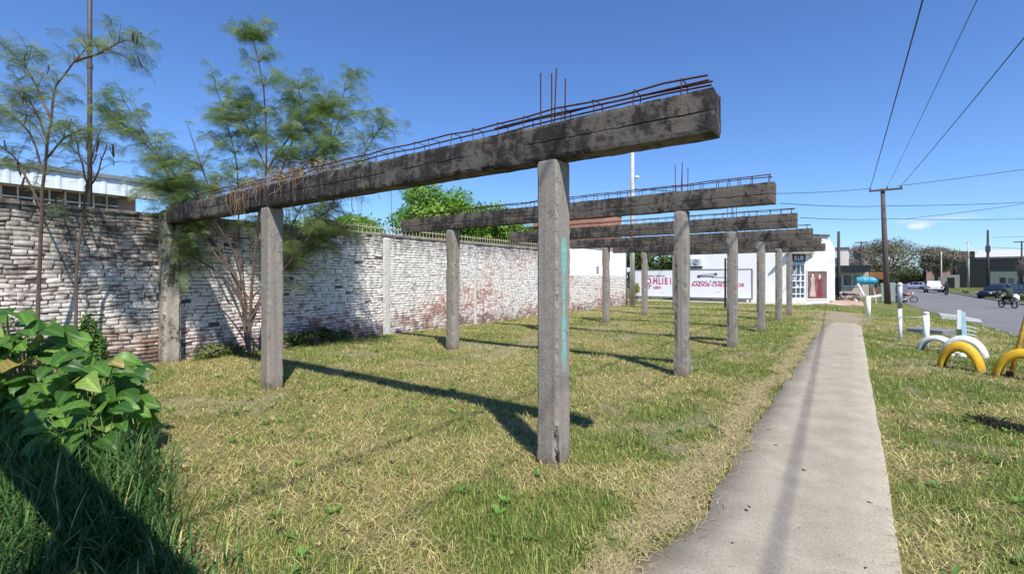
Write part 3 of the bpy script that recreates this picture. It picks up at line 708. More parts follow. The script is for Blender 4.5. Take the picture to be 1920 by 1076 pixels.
# projecting slab above the doorway carries the name board
sl = MB(); pl = [(-3.5, 32.75), (-2.35, 33.5), (-1.95, 34.95), (-2.4, 34.54), (-3.24, 33.32)]
n = len(pl); sl.add([(x-SO.x, y-SO.y, z) for z in (3.02, 3.20) for x, y in pl], [tuple(range(n-1, -1, -1)), tuple(range(n, 2*n))]+[(i, (i+1) % n, n+(i+1) % n, n+i) for i in range(n)])
sl.build('canopy', plain('canopy_grey', (.30, .29, .28), .85), shop)
NAVY = plain('navy_board', (.012, .014, .035), .5, 0, .1)
LW = plain('white_lettering', (.80, .80, .82), .6, 0, .03)
def text(s, size, m, parent, M, ext=.008, bold=0.0, name='lettering', sx=1.0):
    cu = bpy.data.curves.new(name, 'FONT'); cu.body = s; cu.size = size; cu.extrude = ext; cu.offset = bold
    o = bpy.data.objects.new('tmp', cu); COL.objects.link(o); bpy.context.view_layer.update()
    me = bpy.data.meshes.new_from_object(o.evaluated_get(bpy.context.evaluated_depsgraph_get()))
    bpy.data.objects.remove(o); bpy.data.curves.remove(cu)
    me.name = name; me.transform(M @ Matrix.Diagonal((sx, 1, 1, 1))); me.materials.clear()
    return link_mesh(name, me, m, parent)
d = Vector((.80, 1.17, 0)).normalized(); ang = math.atan2(d.y, d.x)
nb = quad_wall('name_board', (-3.02, 33.52), (-2.44, 34.37), 2.60, 3.0, .05, NAVY, shop, out=.06)
A = Vector((-3.02-SO.x, 33.52-SO.y, 2.67))+Vector((d.y, -d.x, 0))*.07+d*.07
text('ILUB', .38, LW, nb, Matrix.Translation(A) @ Matrix.Rotation(ang, 4, 'Z') @ Matrix.Rotation(R(90), 4, 'X'), .01, .006, sx=1.02)
# glazed doorway with shelves of goods behind it
DOOR = plain('white_aluminium', (.72, .74, .76), .4, .2, .05)
GL = NT('dark_shop_glass'); GLM = GL.fin((.05, .075, .10), .08, 0, .8)
M0 = Matrix.Translation(Vector((-3.24-SO.x, 33.42-SO.y, 0))) @ Matrix.Rotation(ang, 4, 'Z')
dr = MB().box(0, 1.36, .03, .05, .12, 2.44, M=M0).build('glazing', GLM, shop)
fr = MB()
for a in (0, .62, .98, 1.33): fr.box(a, a+.06, -.02, .03, .05, 2.44, M=M0)
for z in (.05, .55, .95, 1.35, 1.72, 2.38): fr.box(0, 1.38, -.018, .028, z, z+(.30 if z < .1 else .06), M=M0)
fr.build('frame', DOOR, dr)
gd = MB()
for i in range(22): a = random.uniform(.08, 1.2); z = random.choice([.6, 1.0, 1.41, 1.78]); gd.box(a, a+.07, .0, .026, z, z+random.uniform(.1, .26), M=M0)
gd.build('goods', plain('pale_goods', (.5, .52, .55), .6, 0, .4, 14), dr)
bs = MB().box(-.04, 1.44, -.08, .06, -.12, .06, M=M0); bs.build('step', PAVE, shop)
# poster of two figures in a pale frame on the chamfer
dc = (Vector((-1.3, 36.0, 0))-Vector((-2.42, 34.55, 0))); cl_ = dc.length; dc.normalize(); ac = math.atan2(dc.y, dc.x)
M1 = Matrix.Translation(Vector((-2.42-SO.x, 34.55-SO.y, 0))) @ Matrix.Rotation(ac, 4, 'Z')
t = NT('poster_print'); nn = t.noise(3, 5, .7)
PM = t.fin(t.mix(t.ramp(nn, .35, .65), (.11, .06, .055), (.20, .13, .12)), .35, 0, .4)
ps = MB().box(.12, cl_-.16, -.045, -.01, .28, 1.98, M=M1).build('poster', PM, shop)
m = MB()
for a0, a1, z0, z1 in ((.05, cl_-.09, .20, .28), (.05, cl_-.09, 1.98, 2.06), (.05, .12, .28, 1.98), (cl_-.16, cl_-.09, .28, 1.98)): m.box(a0, a1, -.06, .0, z0, z1, M=M1)
m.build('frame', plain('pale_frame', (.62, .60, .56), .5), ps)
def silhouette(parent, cx, z0, h, cols, M):
    # flat printed figure: gown, bodice, head and hair
    def ell(mb, cx_, cz, rx, rz, yy):
        n = 16; mb.add([M @ Vector((cx_+rx*math.cos(6.283*i/n), yy, cz+rz*math.sin(6.283*i/n))) for i in range(n)], [tuple(range(n))])
    a = MB(); w = h*.12
    a.add([M @ Vector(v) for v in ((cx-w*1.5, -.048, z0), (cx+w*1.5, -.048, z0), (cx+w*.7, -.048, z0+h*.55), (cx+w*1.1, -.048, z0+h*.82), (cx-w*1.1, -.048, z0+h*.82), (cx-w*.7, -.048, z0+h*.55))], [tuple(range(6))])
    a.build('printed_dress', plain('print_'+cols[0], cols[1], .4, 0, .3, 8), parent)
    b = MB(); ell(b, cx, z0+h*.91, h*.06, h*.085, -.049); b.box(cx-w*.3, cx+w*.3, -.0495, -.048, z0+h*.78, z0+h*.86, M=M)
    b.build('printed_face', plain('print_skin', (.62, .46, .40), .4), parent)
silhouette(ps, .55, .42, 1.42, ('pale_dress', (.48, .33, .30)), M1); silhouette(ps, 1.10, .36, 1.45, ('red_dress', (.19, .03, .045)), M1)
m = MB()
for k in range(5):
    a = k*1.2566+.3; c0 = (.42+.11*math.cos(a), 2.93+.13*math.sin(a))
    m.add([M1 @ Vector((c0[0]+.075*math.cos(6.283*i/10), -.006, c0[1]+.06*math.sin(6.283*i/10))) for i in range(10)], [tuple(range(10))])
m.build('yellow_emblem', plain('yellow_print', (.75, .62, .08), .6), shop)
# air conditioner on the shop wall
ac_ = thing('air_conditioner', (-8.55, 33.2, 2.25), 'grey air conditioner box high on the white shop wall above the right hoarding', 'air conditioner')
MB().box(-.34, .34, -.22, .1, .08, .60, 0, .02).build('casing', plain('casing_grey', (.50, .54, .60), .5), ac_)
MB().box(-.36, -.30, -.2, .14, .0, .07).box(.30, .36, -.2, .14, .0, .07).box(-.3, .3, -.18, -.12, .0, .06).build('bracket', plain('bracket_dark', (.03, .03, .04), .5, .4), ac_)
m = MB()
for i in range(7): m.lathe([(.03+i*.028, 0), (.036+i*.028, -.008)], (.0, -.222, .34), 'Y', 20)
m.build('grille', plain('grille_dark', (.08, .09, .1), .5), ac_)
# ---------------------------------------------------------------- hoardings
PAN = plain('hoarding_white', (.76, .77, .80), .55, 0, .05, .8, .05)
FRD = plain('hoarding_frame_dark', (.13, .15, .15), .6, .2)
MAG = plain('magenta_lettering', (.50, .05, .20), .6, 0, .05); DGR = plain('dark_lettering', (.10, .11, .16), .6, 0, .1); FAD = plain('faded_lettering', (.52, .53, .56), .6); FPK = plain('faded_pink_lettering', (.70, .42, .50), .6)
def hoarding(X0, X1, Y, label):
    r = thing('hoarding', ((X0+X1)/2, Y, 0), label, 'hoarding'); w = (X1-X0)/2
    pn = box('panel', PAN, r, -w, w, -.02, .02, .28, 2.10)
    m = MB().box(-w-.04, w+.04, -.04, .04, 2.10, 2.14).box(-w-.06, w+.06, -.04, .04, .20, .28)
    m.box(w, w+.06, -.04, .04, .28, 2.10).box(-w-.06, -w, -.04, .04, .28, 2.10); m.build('frame', FRD, r)
    m = MB()
    for k in range(4): a = -w+.1+k*(2*w-.2)/3; m.box(a-.04, a+.04, .03, .11, -.1, 2.0)
    m.build('support', FRD, r)
    return r, pn, w
def put(s, size, m, pn, xw, z, cx, Y, bold=.0, sx=1.0): return text(s, size, m, pn, Matrix.Translation((xw-cx, -.024, z)) @ Matrix.Rotation(R(90), 4, 'X'), .004, bold, sx=sx)
r, pn, w = hoarding(-12.75, -9.6, 33.0, 'left white hoarding with bold magenta lettering, partly hidden by a post'); cx = (-12.75-9.6)/2
put('O', .60, MAG, pn, -11.95, 1.14, cx, 33, .022, .8); [put(ch, .60, MAG, pn, xx, 1.14, cx, 33, .022, .70) for ch, xx in (('H', -11.42), ('L', -11.06), ('I', -10.80), ('E', -10.62), ('I', -10.26))]; put("OT' usin", .36, MAG, pn, -12.1, .80, cx, 33, .008, .98)
put('ventas y reparto', .17, DGR, pn, -11.95, 1.66, cx, 33, .003, 1.2); put('arn', .17, FAD, pn, -10.9, .50, cx, 33)
r, pn, w = hoarding(-8.95, -5.18, 33.0, 'right white hoarding with a drawn tool and a line of magenta lettering'); cx = (-8.95-5.18)/2
put('RADOS CHILUANOS', .29, MAG, pn, -8.80, 1.02, cx, 33, .010, 1.20); put('variacion  3 dardogar  de', .19, DGR, pn, -8.72, 1.26, cx, 33, .003, 1.32)
put('v. ventas', .12, FPK, pn, -7.4, .62, cx, 33); put('oo', .1, FAD, pn, -6.95, .86, cx, 33)
m = MB()   # the drawn tool: a long handle with a knob at each end
def disc(m, x, z, r_, yy=-.026): m.add([(x+r_*math.cos(6.283*i/14), yy, z+r_*math.sin(6.283*i/14)) for i in range(14)], [tuple(range(14))])
disc(m, -8.35-cx, 1.66, .115); disc(m, -7.30-cx, 1.80, .10)
for (xa, za, xb, zb, th) in ((-8.35, 1.66, -7.4, 1.66, .045), (-8.3, 1.74, -7.35, 1.82, .022), (-7.55, 1.60, -6.3, 1.58, .02)):
    m.add([(xa-cx, -.025, za-th), (xb-cx, -.025, zb-th), (xb-cx, -.025, zb+th), (xa-cx, -.025, za+th)], [(0, 1, 2, 3)])
m.build('tool_drawing', DGR, pn)
gate = thing('metal_gate', (-13.55, 32.4, 0), 'dark barred gate with white head between the brick wall and the left hoarding', 'gate')
MB().box(-.75, .75, -.05, .05, 2.0, 2.3).box(-.9, -.78, -.08, .08, -.1, 2.3).build('frame', WHT, gate)
m = MB(); [m.box(-.72+i*.12, -.69+i*.12, -.015, .015, .05, 1.98) for i in range(13)]; m.box(-.74, .74, -.02, .02, .9, .98); m.build('bars', plain('gate_dark', (.03, .035, .05), .6, .3), gate)
# brick house beyond the wall
t = NT('salmon_brick'); bt = t.n.new('ShaderNodeTexBrick'); bt.inputs['Scale'].default_value = 1; bt.inputs['Brick Width'].default_value = .25; bt.inputs['Row Height'].default_value = .075; bt.inputs['Mortar Size'].default_value = .008
bt.inputs['Color1'].default_value = (.42, .17, .11, 1); bt.inputs['Color2'].default_value = (.34, .13, .085, 1); bt.inputs['Mortar'].default_value = (.34, .27, .23, 1)
sp = t.sep(); cb = t.n.new('ShaderNodeCombineXYZ'); t.l.new(t.math('ADD', sp[0], sp[1]), cb.inputs[0]); t.l.new(sp[2], cb.inputs[1]); t.l.new(cb.outputs[0], bt.inputs['Vector'])
SAL = t.fin(t.mix(t.ramp(t.noise(1.5, 5), .3, .7, 0, .35), bt.outputs[0], (.46, .30, .24)), .9, 0, .15)
bh = thing('brick_house', (-15.9, 34.5, 0), 'salmon brick house rising behind the far end of the wall', 'house')
box('wall', SAL, bh, -6.6, 0, 0, 3.6, -.1, 6.75); box('roof', plain('roof_concrete', (.30, .28, .26), .9), bh, -6.7, .1, -.1, 3.7, 6.75, 6.9)
for a in (-5.6, -2.6): f = box('window', plain('window_wine', (.10, .04, .04), .6), bh, a, a+1.3, -.03, .02, 3.2, 4.5); box('pane', GLM, f, a+.1, a+1.2, -.035, -.03, 3.3, 4.4)
vr = thing('veranda', (-16.2, 21.5, 0), 'dark wine coloured wooden veranda seen over the railing', 'veranda')
WIN = plain('wine_wood', (.06, .028, .03), .7)
m = MB(); [m.box(-3+i*.5, -2.93+i*.5, -.04, .04, 3.25, 4.05) for i in range(13)]; m.box(-3.1, 3.2, -.06, .06, 4.05, 4.2).box(-3.1, 3.2, -.06, .06, 3.1, 3.25); m.build('balustrade', WIN, vr)
box('wall', plain('veranda_wall', (.16, .09, .08), .8), vr, -3.1, 3.2, .1, 3, -.1, 3.9); box('roof', WIN, vr, -3.3, 3.4, -.3, 3.2, 4.2, 4.3)
# ---------------------------------------------------------------- trees
LEAFM = leafmat('tree_leaves', .3, .5, .35); FEATM = leafmat('feathery_leaves', .4, .5, .3); TWIGM = leafmat('dry_twigs', .1, .8, .1)
BARK = plain('tree_bark', (.13, .10, .08), .95, 0, .35, 6, .8); BARKD = plain('young_bark', (.115, .080, .066), .9, 0, .35, 9, .5)
def leafcloud(name, blobs, n, size, c0, c1, m, parent, loc, narrow=.5, droop=.2, shell=.55):
    wts = np.array([b[1][0]*b[1][1]*b[1][2] for b in blobs])**.75; wts /= wts.sum()
    bi = RNG.choice(len(blobs), n, p=wts)
    C_ = np.array([b[0] for b in blobs])[bi]; Rr = np.array([b[1] for b in blobs])[bi]
    d = RNG.normal(size=(n, 3)); d /= np.linalg.norm(d, axis=1)[:, None]
    rad = (shell+(1-shell)*RNG.random(n)**.7)[:, None]*(1+.25*RNG.normal(size=(n, 1))*.5)
    P_ = C_+d*Rr*rad
    # break the outline up with clumps and gaps
    q = vnoise(P_[:, 0]/size[1]*.22+P_[:, 2]*.7/size[1]*.2, P_[:, 1]/size[1]*.22+P_[:, 2]/size[1]*.13, 61); k = q > .30
    P_, d = P_[k], d[k]; n = len(P_)
    nr = d*.8+RNG.normal(size=(n, 3))*.55+np.array([0, 0, .35]); nr /= np.linalg.norm(nr, axis=1)[:, None]
    a = np.cross(nr, RNG.normal(size=(n, 3))); a /= np.linalg.norm(a, axis=1)[:, None]; a[:, 2] -= droop; b = np.cross(nr, a)
    L = RNG.uniform(size[0], size[1], n)[:, None]; W = L*narrow*.5
    V = np.stack([P_-a*L*.5, P_+b*W+nr*W*.25, P_+a*L*.5, P_-b*W+nr*W*.25], 1)
    F = np.array([[0, 1, 2], [0, 2, 3]])[None]+(np.arange(n)*4)[:, None, None]
    t_ = RNG.random((n, 1))*.6+.4*vnoise(P_[:, 0]*1.4, P_[:, 1]*1.4+P_[:, 2], 5)[:, None]
    c = np.array(c0)*(1-t_)+np.array(c1)*t_
    return np_mesh(name, V.reshape(-1, 3)-np.array(loc), F.reshape(-1, 3), m, parent, np.repeat(c[:, None], 4, 1).reshape(-1, 3))
def tree(name, base, label, blobs, n, size, c0, c1, trunk_r=.18, narrow=.55, group=None, twigs=0, m=LEAFM, bark=BARK, fork=.45, shell=.55, tw=((.20, .16, .14), (.32, .27, .25))):
    r = thing(name, base, label, 'tree', 0, group); mb = MB(); top = max(b[0][2] for b in blobs)-base[2]
    fk = Vector((0, 0, top*fork*.6)); mb.tube([(0, 0, -.2), fk*.5+Vector((.05, .04, 0)), fk], [trunk_r*1.25, trunk_r, trunk_r*.85], 9)
    for b in blobs:
        e = Vector(b[0])-Vector(base); mid = fk.lerp(e, .5)+Vector((random.uniform(-.2, .2), random.uniform(-.2, .2), .15*b[1][2]))
        mb.tube([fk, mid, e], [trunk_r*.6, trunk_r*.35, trunk_r*.12], 6, caps=False)
        for k in range(5):
            d = Vector((random.gauss(0, 1), random.gauss(0, 1), random.gauss(.3, .8))).normalized()
            mb.tube([mid.lerp(e, random.random()), e+Vector((d.x*b[1][0], d.y*b[1][1], d.z*b[1][2]))*.85], [trunk_r*.18, trunk_r*.03], 4, caps=False)
    mb.build('trunk', bark, r)
    if n: leafcloud('crown', blobs, n, size, c0, c1, m, r, base, narrow, shell=shell)
    if twigs: leafcloud('twigs', blobs, twigs, (size[0]*3, size[1]*5), tw[0], tw[1], TWIGM, r, base, .05, -.3, .3)
    return r
def rb(cx, cy, cz, rx, ry, rz, n, s=.5):
    out = [((cx, cy, cz), (rx*.7, ry*.7, rz*.7))]
    for i in range(n):
        d = Vector((random.gauss(0, 1), random.gauss(0, 1), random.gauss(.15, .8))).normalized()
        out.append(((cx+d.x*rx*.72, cy+d.y*ry*.72, cz+d.z*rz*.72), tuple(v*s*random.uniform(.7, 1.15) for v in (rx, ry, rz))))
    return out
tree('mango_tree', (-16.3, 15.6, 0), 'dense bright green tree standing behind the whitewashed wall', rb(-16.2, 16.3, 4.45, 2.3, 2.4, 1.6, 16, .42)+rb(-14.3, 18.2, 3.9, 1.9, 2.0, 1.35, 10, .45)+rb(-17.6, 12.6, 3.1, 1.8, 1.8, 1.1, 8, .45), 38000, (.10, .18), (.055, .13, .012), (.22, .40, .05), .2)
tree('garden_tree', (-14.0, 7.6, 0), 'yellow green bushy tree behind the wall, right of the feathery tree', rb(-14.0, 8.4, 2.9, 1.2, 1.4, .75, 8, .45), 6500, (.07, .13), (.10, .17, .03), (.24, .34, .07), .1)
tree('hedge_tree', (-16.5, 44, 0), 'dark leafy tree behind the left white hoarding', rb(-17.0, 45, 2.6, 2.4, 2, 2.2, 8), 5000, (.2, .38), (.018, .045, .008), (.10, .17, .03), .2, group='trees behind the hoardings')
tree('hedge_tree', (-12.6, 45, 0), 'mid green tree behind the gap between the hoardings', rb(-12.9, 45, 2.5, 2.6, 2, 2.2, 8), 5000, (.2, .38), (.03, .06, .01), (.19, .26, .06), .2, group='trees behind the hoardings')
tree('spreading_tree', (6.3, 131, -.75), 'broad grey brown half bare tree left of the far street end', rb(6.5, 131, 6.0, 7.5, 6, 4.2, 14, .45), 5000, (.25, .5), (.10, .11, .06), (.25, .24, .16), .5, twigs=26000, shell=.3)
tree('spreading_tree', (13.6, 128, -.75), 'dark green leafy tree right of the broad half bare tree', rb(14.0, 128, 4.6, 4.4, 4, 2.9, 10, .45), 7500, (.2, .42), (.03, .05, .02), (.16, .19, .08), .4, twigs=6000)
tree('thin_tree', (-1.2, 140, -.75), 'faint grey tree behind the dark shop awning', rb(-.5, 140, 4.2, 5.5, 4, 3.2, 8), 2500, (.3, .5), (.10, .11, .06), (.22, .2, .14), .3, twigs=7000, shell=.3)
tree('verge_tree', (19.5, 80.5, -.75), 'wispy grey green tree behind the parked dark car', rb(19.3, 80.6, 3.3, 3.3, 3.0, 2.2, 10, .45), 5200, (.10, .2), (.08, .11, .05), (.24, .26, .14), .14, twigs=7000, shell=.3, fork=.7)
tree('verge_tree', (23.6, 84, -.75), 'bare brownish tree at the right edge of the picture', rb(24.0, 84, 3.6, 3.4, 3.2, 2.5, 8, .45), 1500, (.12, .22), (.12, .11, .07), (.26, .22, .16), .16, twigs=9000, shell=.3, fork=.6)
tree('roadside_tree', (9.6, 150, -.75), 'low dark green tree beyond the white pickup', rb(9.5, 150, 2.3, 6, 3, 2.0, 8), 4000, (.25, .5), (.02, .035, .01), (.09, .12, .04), .3)
tree('roadside_tree', (3.6, 118, -.75), 'low dark bush tree beside the orange kiosk', rb(4.2, 118, 1.7, 4.2, 3, 1.8, 8), 4000, (.2, .4), (.02, .035, .01), (.11, .13, .05), .25)
# feathery young trees by the wall
LT = []
def leaf_template(kp=6, kl=5):
    V = []; F = []
    for i in range(kp):
        f = (i+1)/(kp+.5); x0 = f*.20; ln = .085*math.sin(math.pi*(.25+.6*f))+.012
        for s in (-1, 1):
            a = R(58-12*f)*s
            dx, dy = math.cos(a), math.sin(a); nx, ny = -dy, dx
            for j in range(kl):
                g = (j+.6)/kl; px_, py_ = x0+dx*ln*g, dy*ln*g; z0 = -.9*(ln*g)**2/.1-.5*x0*x0/.2
                ll = .0135*(1-.35*abs(g-.5)); ww = .0046
                for q in (-1, 1):
                    ex, ey = px_+q*nx*ll+dx*.002, py_+q*ny*ll+dy*.002
                    n = len(V); V += [(px_-dx*ww, py_-dy*ww, z0), (px_+dx*ww, py_+dy*ww, z0), (ex, ey, z0-.0015)]; F.append((n, n+1, n+2))
    # the midrib
    for a in (0, 1): pass
    n = len(V); V += [(0, -.0012, 0), (0, .0012, 0), (.2, 0, -.03)]; F.append((n, n+1, n+2))
    return np.array(V), np.array(F)
LV_, LF_ = leaf_template()
def feather_tree(base, stems, label, per, dens, r0, spread, seed, c0, c1, pods=0, name='feathery_tree', reach=(.35, .95), mult={}):
    rg = random.Random(seed); r = thing(name, base, label, 'tree'); B = Vector(base); mb = MB(); pos = []; ends = []
    def leaf(p, d, s):
        pos.append((p, d, s))
    for si, st in enumerate(stems):
        pts = [Vector(p)-B for p in st]; k = len(pts); rs = [max(.006, (r0*.62 if si == 0 else r0*.34)*(1-i/(k-.6)) + .005) for i in range(k)]
        sm = []; sr = []
        for i in range(k-1):
            for j in range(3):
                f = j/3; a = pts[max(i-1, 0)]; b_ = pts[i]; c_ = pts[i+1]; e_ = pts[min(i+2, k-1)]
                sm.append(.5*((2*b_)+(c_-a)*f+(2*a-5*b_+4*c_-e_)*f*f+(3*b_-a-3*c_+e_)*f**3)+Vector((rg.gauss(0, .008), rg.gauss(0, .008), 0))); sr.append(rs[i]*(1-f)+rs[i+1]*f)
        sm.append(pts[-1]); sr.append(rs[-1]*.6); mb.tube(sm, sr, 6, caps=False)
        tot = len(sm)
        for q in range(int((per if si else per*1.25)*mult.get(si, 1))):
            f = (dens[0]+(1-dens[0])*(q+rg.random())/per); f = min(f, .995); i = int(f*(tot-1)); p0 = sm[i]; ax = (sm[min(i+1, tot-1)]-sm[max(i-1, 0)]).normalized()
            side = Vector((rg.gauss(0, 1), rg.gauss(0, 1), 0)); side = (side-ax*side.dot(ax)).normalized()
            d = (side*1.0+ax*.75+Vector((0, 0, .25))).normalized(); ln = rg.uniform(*reach)*(1.18-.72*f)*spread
            tp = [p0]; m_ = max(4, int(ln/.045)); dd = d.copy()
            for j in range(m_): dd = (dd+Vector((rg.gauss(0, .08), rg.gauss(0, .08), -.045))).normalized(); tp.append(tp[-1]+dd*ln/m_)
            mb.tube(tp, [.006*(1-.7*j/m_) for j in range(m_+1)], 3, caps=False); ends.append(tp[-1])
            for j in range(1, m_+1):
                for s in (-1, 1):
                    if rg.random() < dens[1]:
                        dd2 = (tp[j]-tp[j-1]).normalized(); sd = dd2.cross(Vector((0, 0, 1))); sd = sd.normalized() if sd.length > .01 else Vector((1, 0, 0))
                        leaf(tp[j]+Vector((rg.gauss(0, .015), rg.gauss(0, .015), 0)), (dd2*.5+sd*s*.8+Vector((rg.gauss(0, .35), rg.gauss(0, .35), rg.uniform(-.55, .45)))).normalized(), rg.uniform(.65, 1.15))
        for j in range(5): leaf(sm[-1], Vector((rg.gauss(0, 1), rg.gauss(0, 1), rg.uniform(-.1, .9))).normalized(), .9)
    mb.build('trunk', BARKD, r)
    n = len(pos); M_ = np.zeros((n, 3, 3)); T = np.zeros((n, 3)); C = np.zeros((n, 3))
    for i, (p, d, s) in enumerate(pos):
        x_ = d; up_ = Vector((rg.gauss(0, .6), rg.gauss(0, .6), 1)); y_ = up_.cross(x_).normalized(); z_ = x_.cross(y_)
        M_[i] = np.array([x_, y_, z_]).T*s*.86; T[i] = p; f = rg.random(); C[i] = np.array(c0)*(1-f)+np.array(c1)*f
    V = np.einsum('nij,kj->nki', M_, LV_)+T[:, None]; F = LF_[None]+(np.arange(n)*len(LV_))[:, None, None]
    np_mesh('crown', V.reshape(-1, 3), F.reshape(-1, 3), FEATM, r, np.repeat(C[:, None], len(LV_), 1).reshape(-1, 3))
    if pods:
        PODM = plain('seed_pod', (.075, .022, .035), .6, 0, .4, 30); first = None
        for i in range(pods):
            e = rg.choice(ends)+Vector((rg.gauss(0, .05), rg.gauss(0, .05), 0))
            if first is None:
                m = MB(); prof = [(0, .0), (.010, -.02), (.013, -.09), (.012, -.15), (0, -.19)]
                m.add([(s*w_, 0, z_) for w_, z_ in prof for s in (-1, 1)]+[(s*w_*.9, .004, z_) for w_, z_ in prof for s in (-1, 1)], [(2*i_, 2*i_+1, 2*i_+3, 2*i_+2) for i_ in range(4)]+[(10+2*i_, 12+2*i_, 13+2*i_, 11+2*i_) for i_ in range(4)])
                first = m.build('seed_pod', PODM, r); o = first
            else: o = first.copy(); COL.objects.link(o); o.parent = r
            o.location = e; o.rotation_euler = (rg.gauss(0, .25), rg.gauss(0, .25), rg.uniform(0, 3)); o.scale = [rg.uniform(.8, 1.25)]*3
    print(name, 'leaves', n); return r
big = [[(-10.06, 4.79, -.05), (-9.95, 4.8, 1.17), (-9.76, 4.82, 2.46), (-9.51, 4.87, 3.7), (-9.36, 4.74, 5.31), (-9.47, 4.53, 6.44)],
 [(-10.04, 4.74, 0.14), (-10.34, 4.78, 1.38), (-10.38, 4.74, 2.6), (-10.39, 4.74, 3.79), (-10.47, 4.55, 4.78), (-10.7, 4.4, 5.66)],
 [(-10.02, 4.75, 0.73), (-10.22, 4.49, 1.81), (-10.39, 4.12, 2.55), (-10.63, 3.71, 3.35), (-11.01, 3.31, 4.35), (-11.38, 3.04, 5.11)],
 [(-9.99, 4.78, 0.51), (-9.81, 5.15, 1.82), (-9.46, 5.53, 2.94), (-8.96, 5.88, 4.17), (-8.73, 6.05, 5.18), (-8.62, 6.13, 6.02)],
 [(-9.97, 4.79, 0.73), (-9.53, 5.11, 1.6), (-8.82, 5.49, 2.57), (-8.29, 5.87, 3.53), (-7.86, 6.18, 4.39), (-7.67, 6.32, 4.77)],
 [(-10.02, 4.75, 0.95), (-10.02, 4.51, 2.03), (-10.12, 4.07, 2.83), (-10.48, 3.57, 3.61), (-11.05, 3.16, 4.32), (-11.46, 2.86, 4.72)],
 [(-9.76, 4.82, 2.46), (-9.23, 4.95, 3.49), (-8.8, 5.14, 4.62), (-8.7, 5.08, 5.41)],
 [(-9.5, 4.88, 3.7), (-10.07, 4.84, 4.56), (-10.44, 4.7, 5.25)],
 [(-10.0, 4.77, 0.73), (-10.11, 5.3, 1.49), (-9.65, 5.88, 2.18), (-9.07, 6.42, 2.66)],
 [(-10.0, 4.77, 0.84), (-10.09, 4.34, 1.6), (-10.26, 3.84, 2.01), (-10.36, 3.53, 2.4), (-10.4, 3.37, 2.29)],
 [(-9.97, 4.79, 1.17), (-9.64, 5.4, 1.94), (-9.56, 5.7, 2.63), (-8.99, 6.23, 3.21)],
 [(-10.0, 4.77, 1.17), (-10.3, 4.31, 2.14), (-10.91, 3.99, 2.89), (-11.32, 3.58, 3.51), (-11.66, 3.33, 3.62)],
 [(-10.15, 4.5, 2.2), (-10.35, 4.2, 3.3), (-10.69, 3.91, 4.65)],
 [(-10.15, 4.3, 1.9), (-10.6, 3.9, 2.9), (-11.0, 3.57, 3.89)],
 [(-9.64, 5.0, 2.9), (-9.3, 5.35, 3.7), (-8.7, 5.75, 4.25), (-8.3, 6.0, 4.35)],
 [(-9.51, 4.87, 3.7), (-9.45, 5.29, 4.45), (-9.28, 5.78, 4.99), (-9.18, 5.97, 5.19)]]
sapA = [[(-10.15, 1.71, -.05), (-10.15, 1.71, 1.27), (-9.97, 1.72, 2.32), (-9.79, 1.72, 3.11), (-9.58, 1.75, 3.87), (-9.5, 1.81, 4.42), (-9.16, 1.93, 4.73), (-8.94, 2.08, 5.01)],
 [(-9.58, 1.75, 3.87), (-9.88, 1.66, 4.42), (-10.04, 1.54, 4.82), (-9.94, 1.61, 4.98)],
 [(-9.16, 1.93, 4.73), (-8.75, 2.1, 4.79), (-8.5, 2.27, 4.95), (-8.35, 2.39, 4.98)],
 [(-9.79, 1.72, 3.11), (-10.12, 1.61, 3.77), (-10.49, 1.47, 4.09), (-10.69, 1.33, 4.21)],
 [(-9.95, 1.73, 2.57), (-10.29, 1.61, 3.15), (-10.63, 1.49, 3.5), (-10.9, 1.3, 3.75)],
 [(-9.78, 1.73, 3.35), (-9.42, 1.86, 3.64), (-9.04, 2.02, 3.76)],
 [(-9.75, 1.75, 3.59), (-10.08, 1.64, 4.18), (-10.46, 1.49, 4.46)]]
sapB = [[(-10.09, 2.12, -.05), (-10.06, 2.14, 1.6), (-10.01, 2.18, 2.37), (-9.8, 2.21, 3.03), (-9.74, 2.25, 3.45), (-9.62, 2.34, 3.95)],
 [(-9.8, 2.21, 3.03), (-9.89, 2.14, 3.53), (-9.99, 2.07, 3.95)], [(-9.82, 2.19, 2.86), (-9.65, 2.31, 3.28), (-9.55, 2.39, 3.7)]]
feather_tree((-10.05, 4.78, 0), big, 'large feathery many stemmed young tree growing against the wall behind the nearest frame', 52, (.40, .76), .055, 1.25, 2, (.105, .155, .062), (.29, .345, .15), mult={0: 1.1, 9: .4, 11: .6, 8: 1.0, 10: 1.0, 5: 1.1, 12: .7, 13: .7, 14: .7})
feather_tree((-10.15, 1.71, 0), sapA, 'tall sparse feathery sapling hung with dark seed pods at the left edge', 17, (.30, .7), .040, .75, 3, (.11, .15, .07), (.28, .31, .16), 26)
feather_tree((-10.09, 2.12, 0), sapB, 'thin nearly bare sapling between the tall sapling and the pilaster', 7, (.45, .3), .030, .6, 4, (.08, .11, .04), (.19, .19, .09), 6)
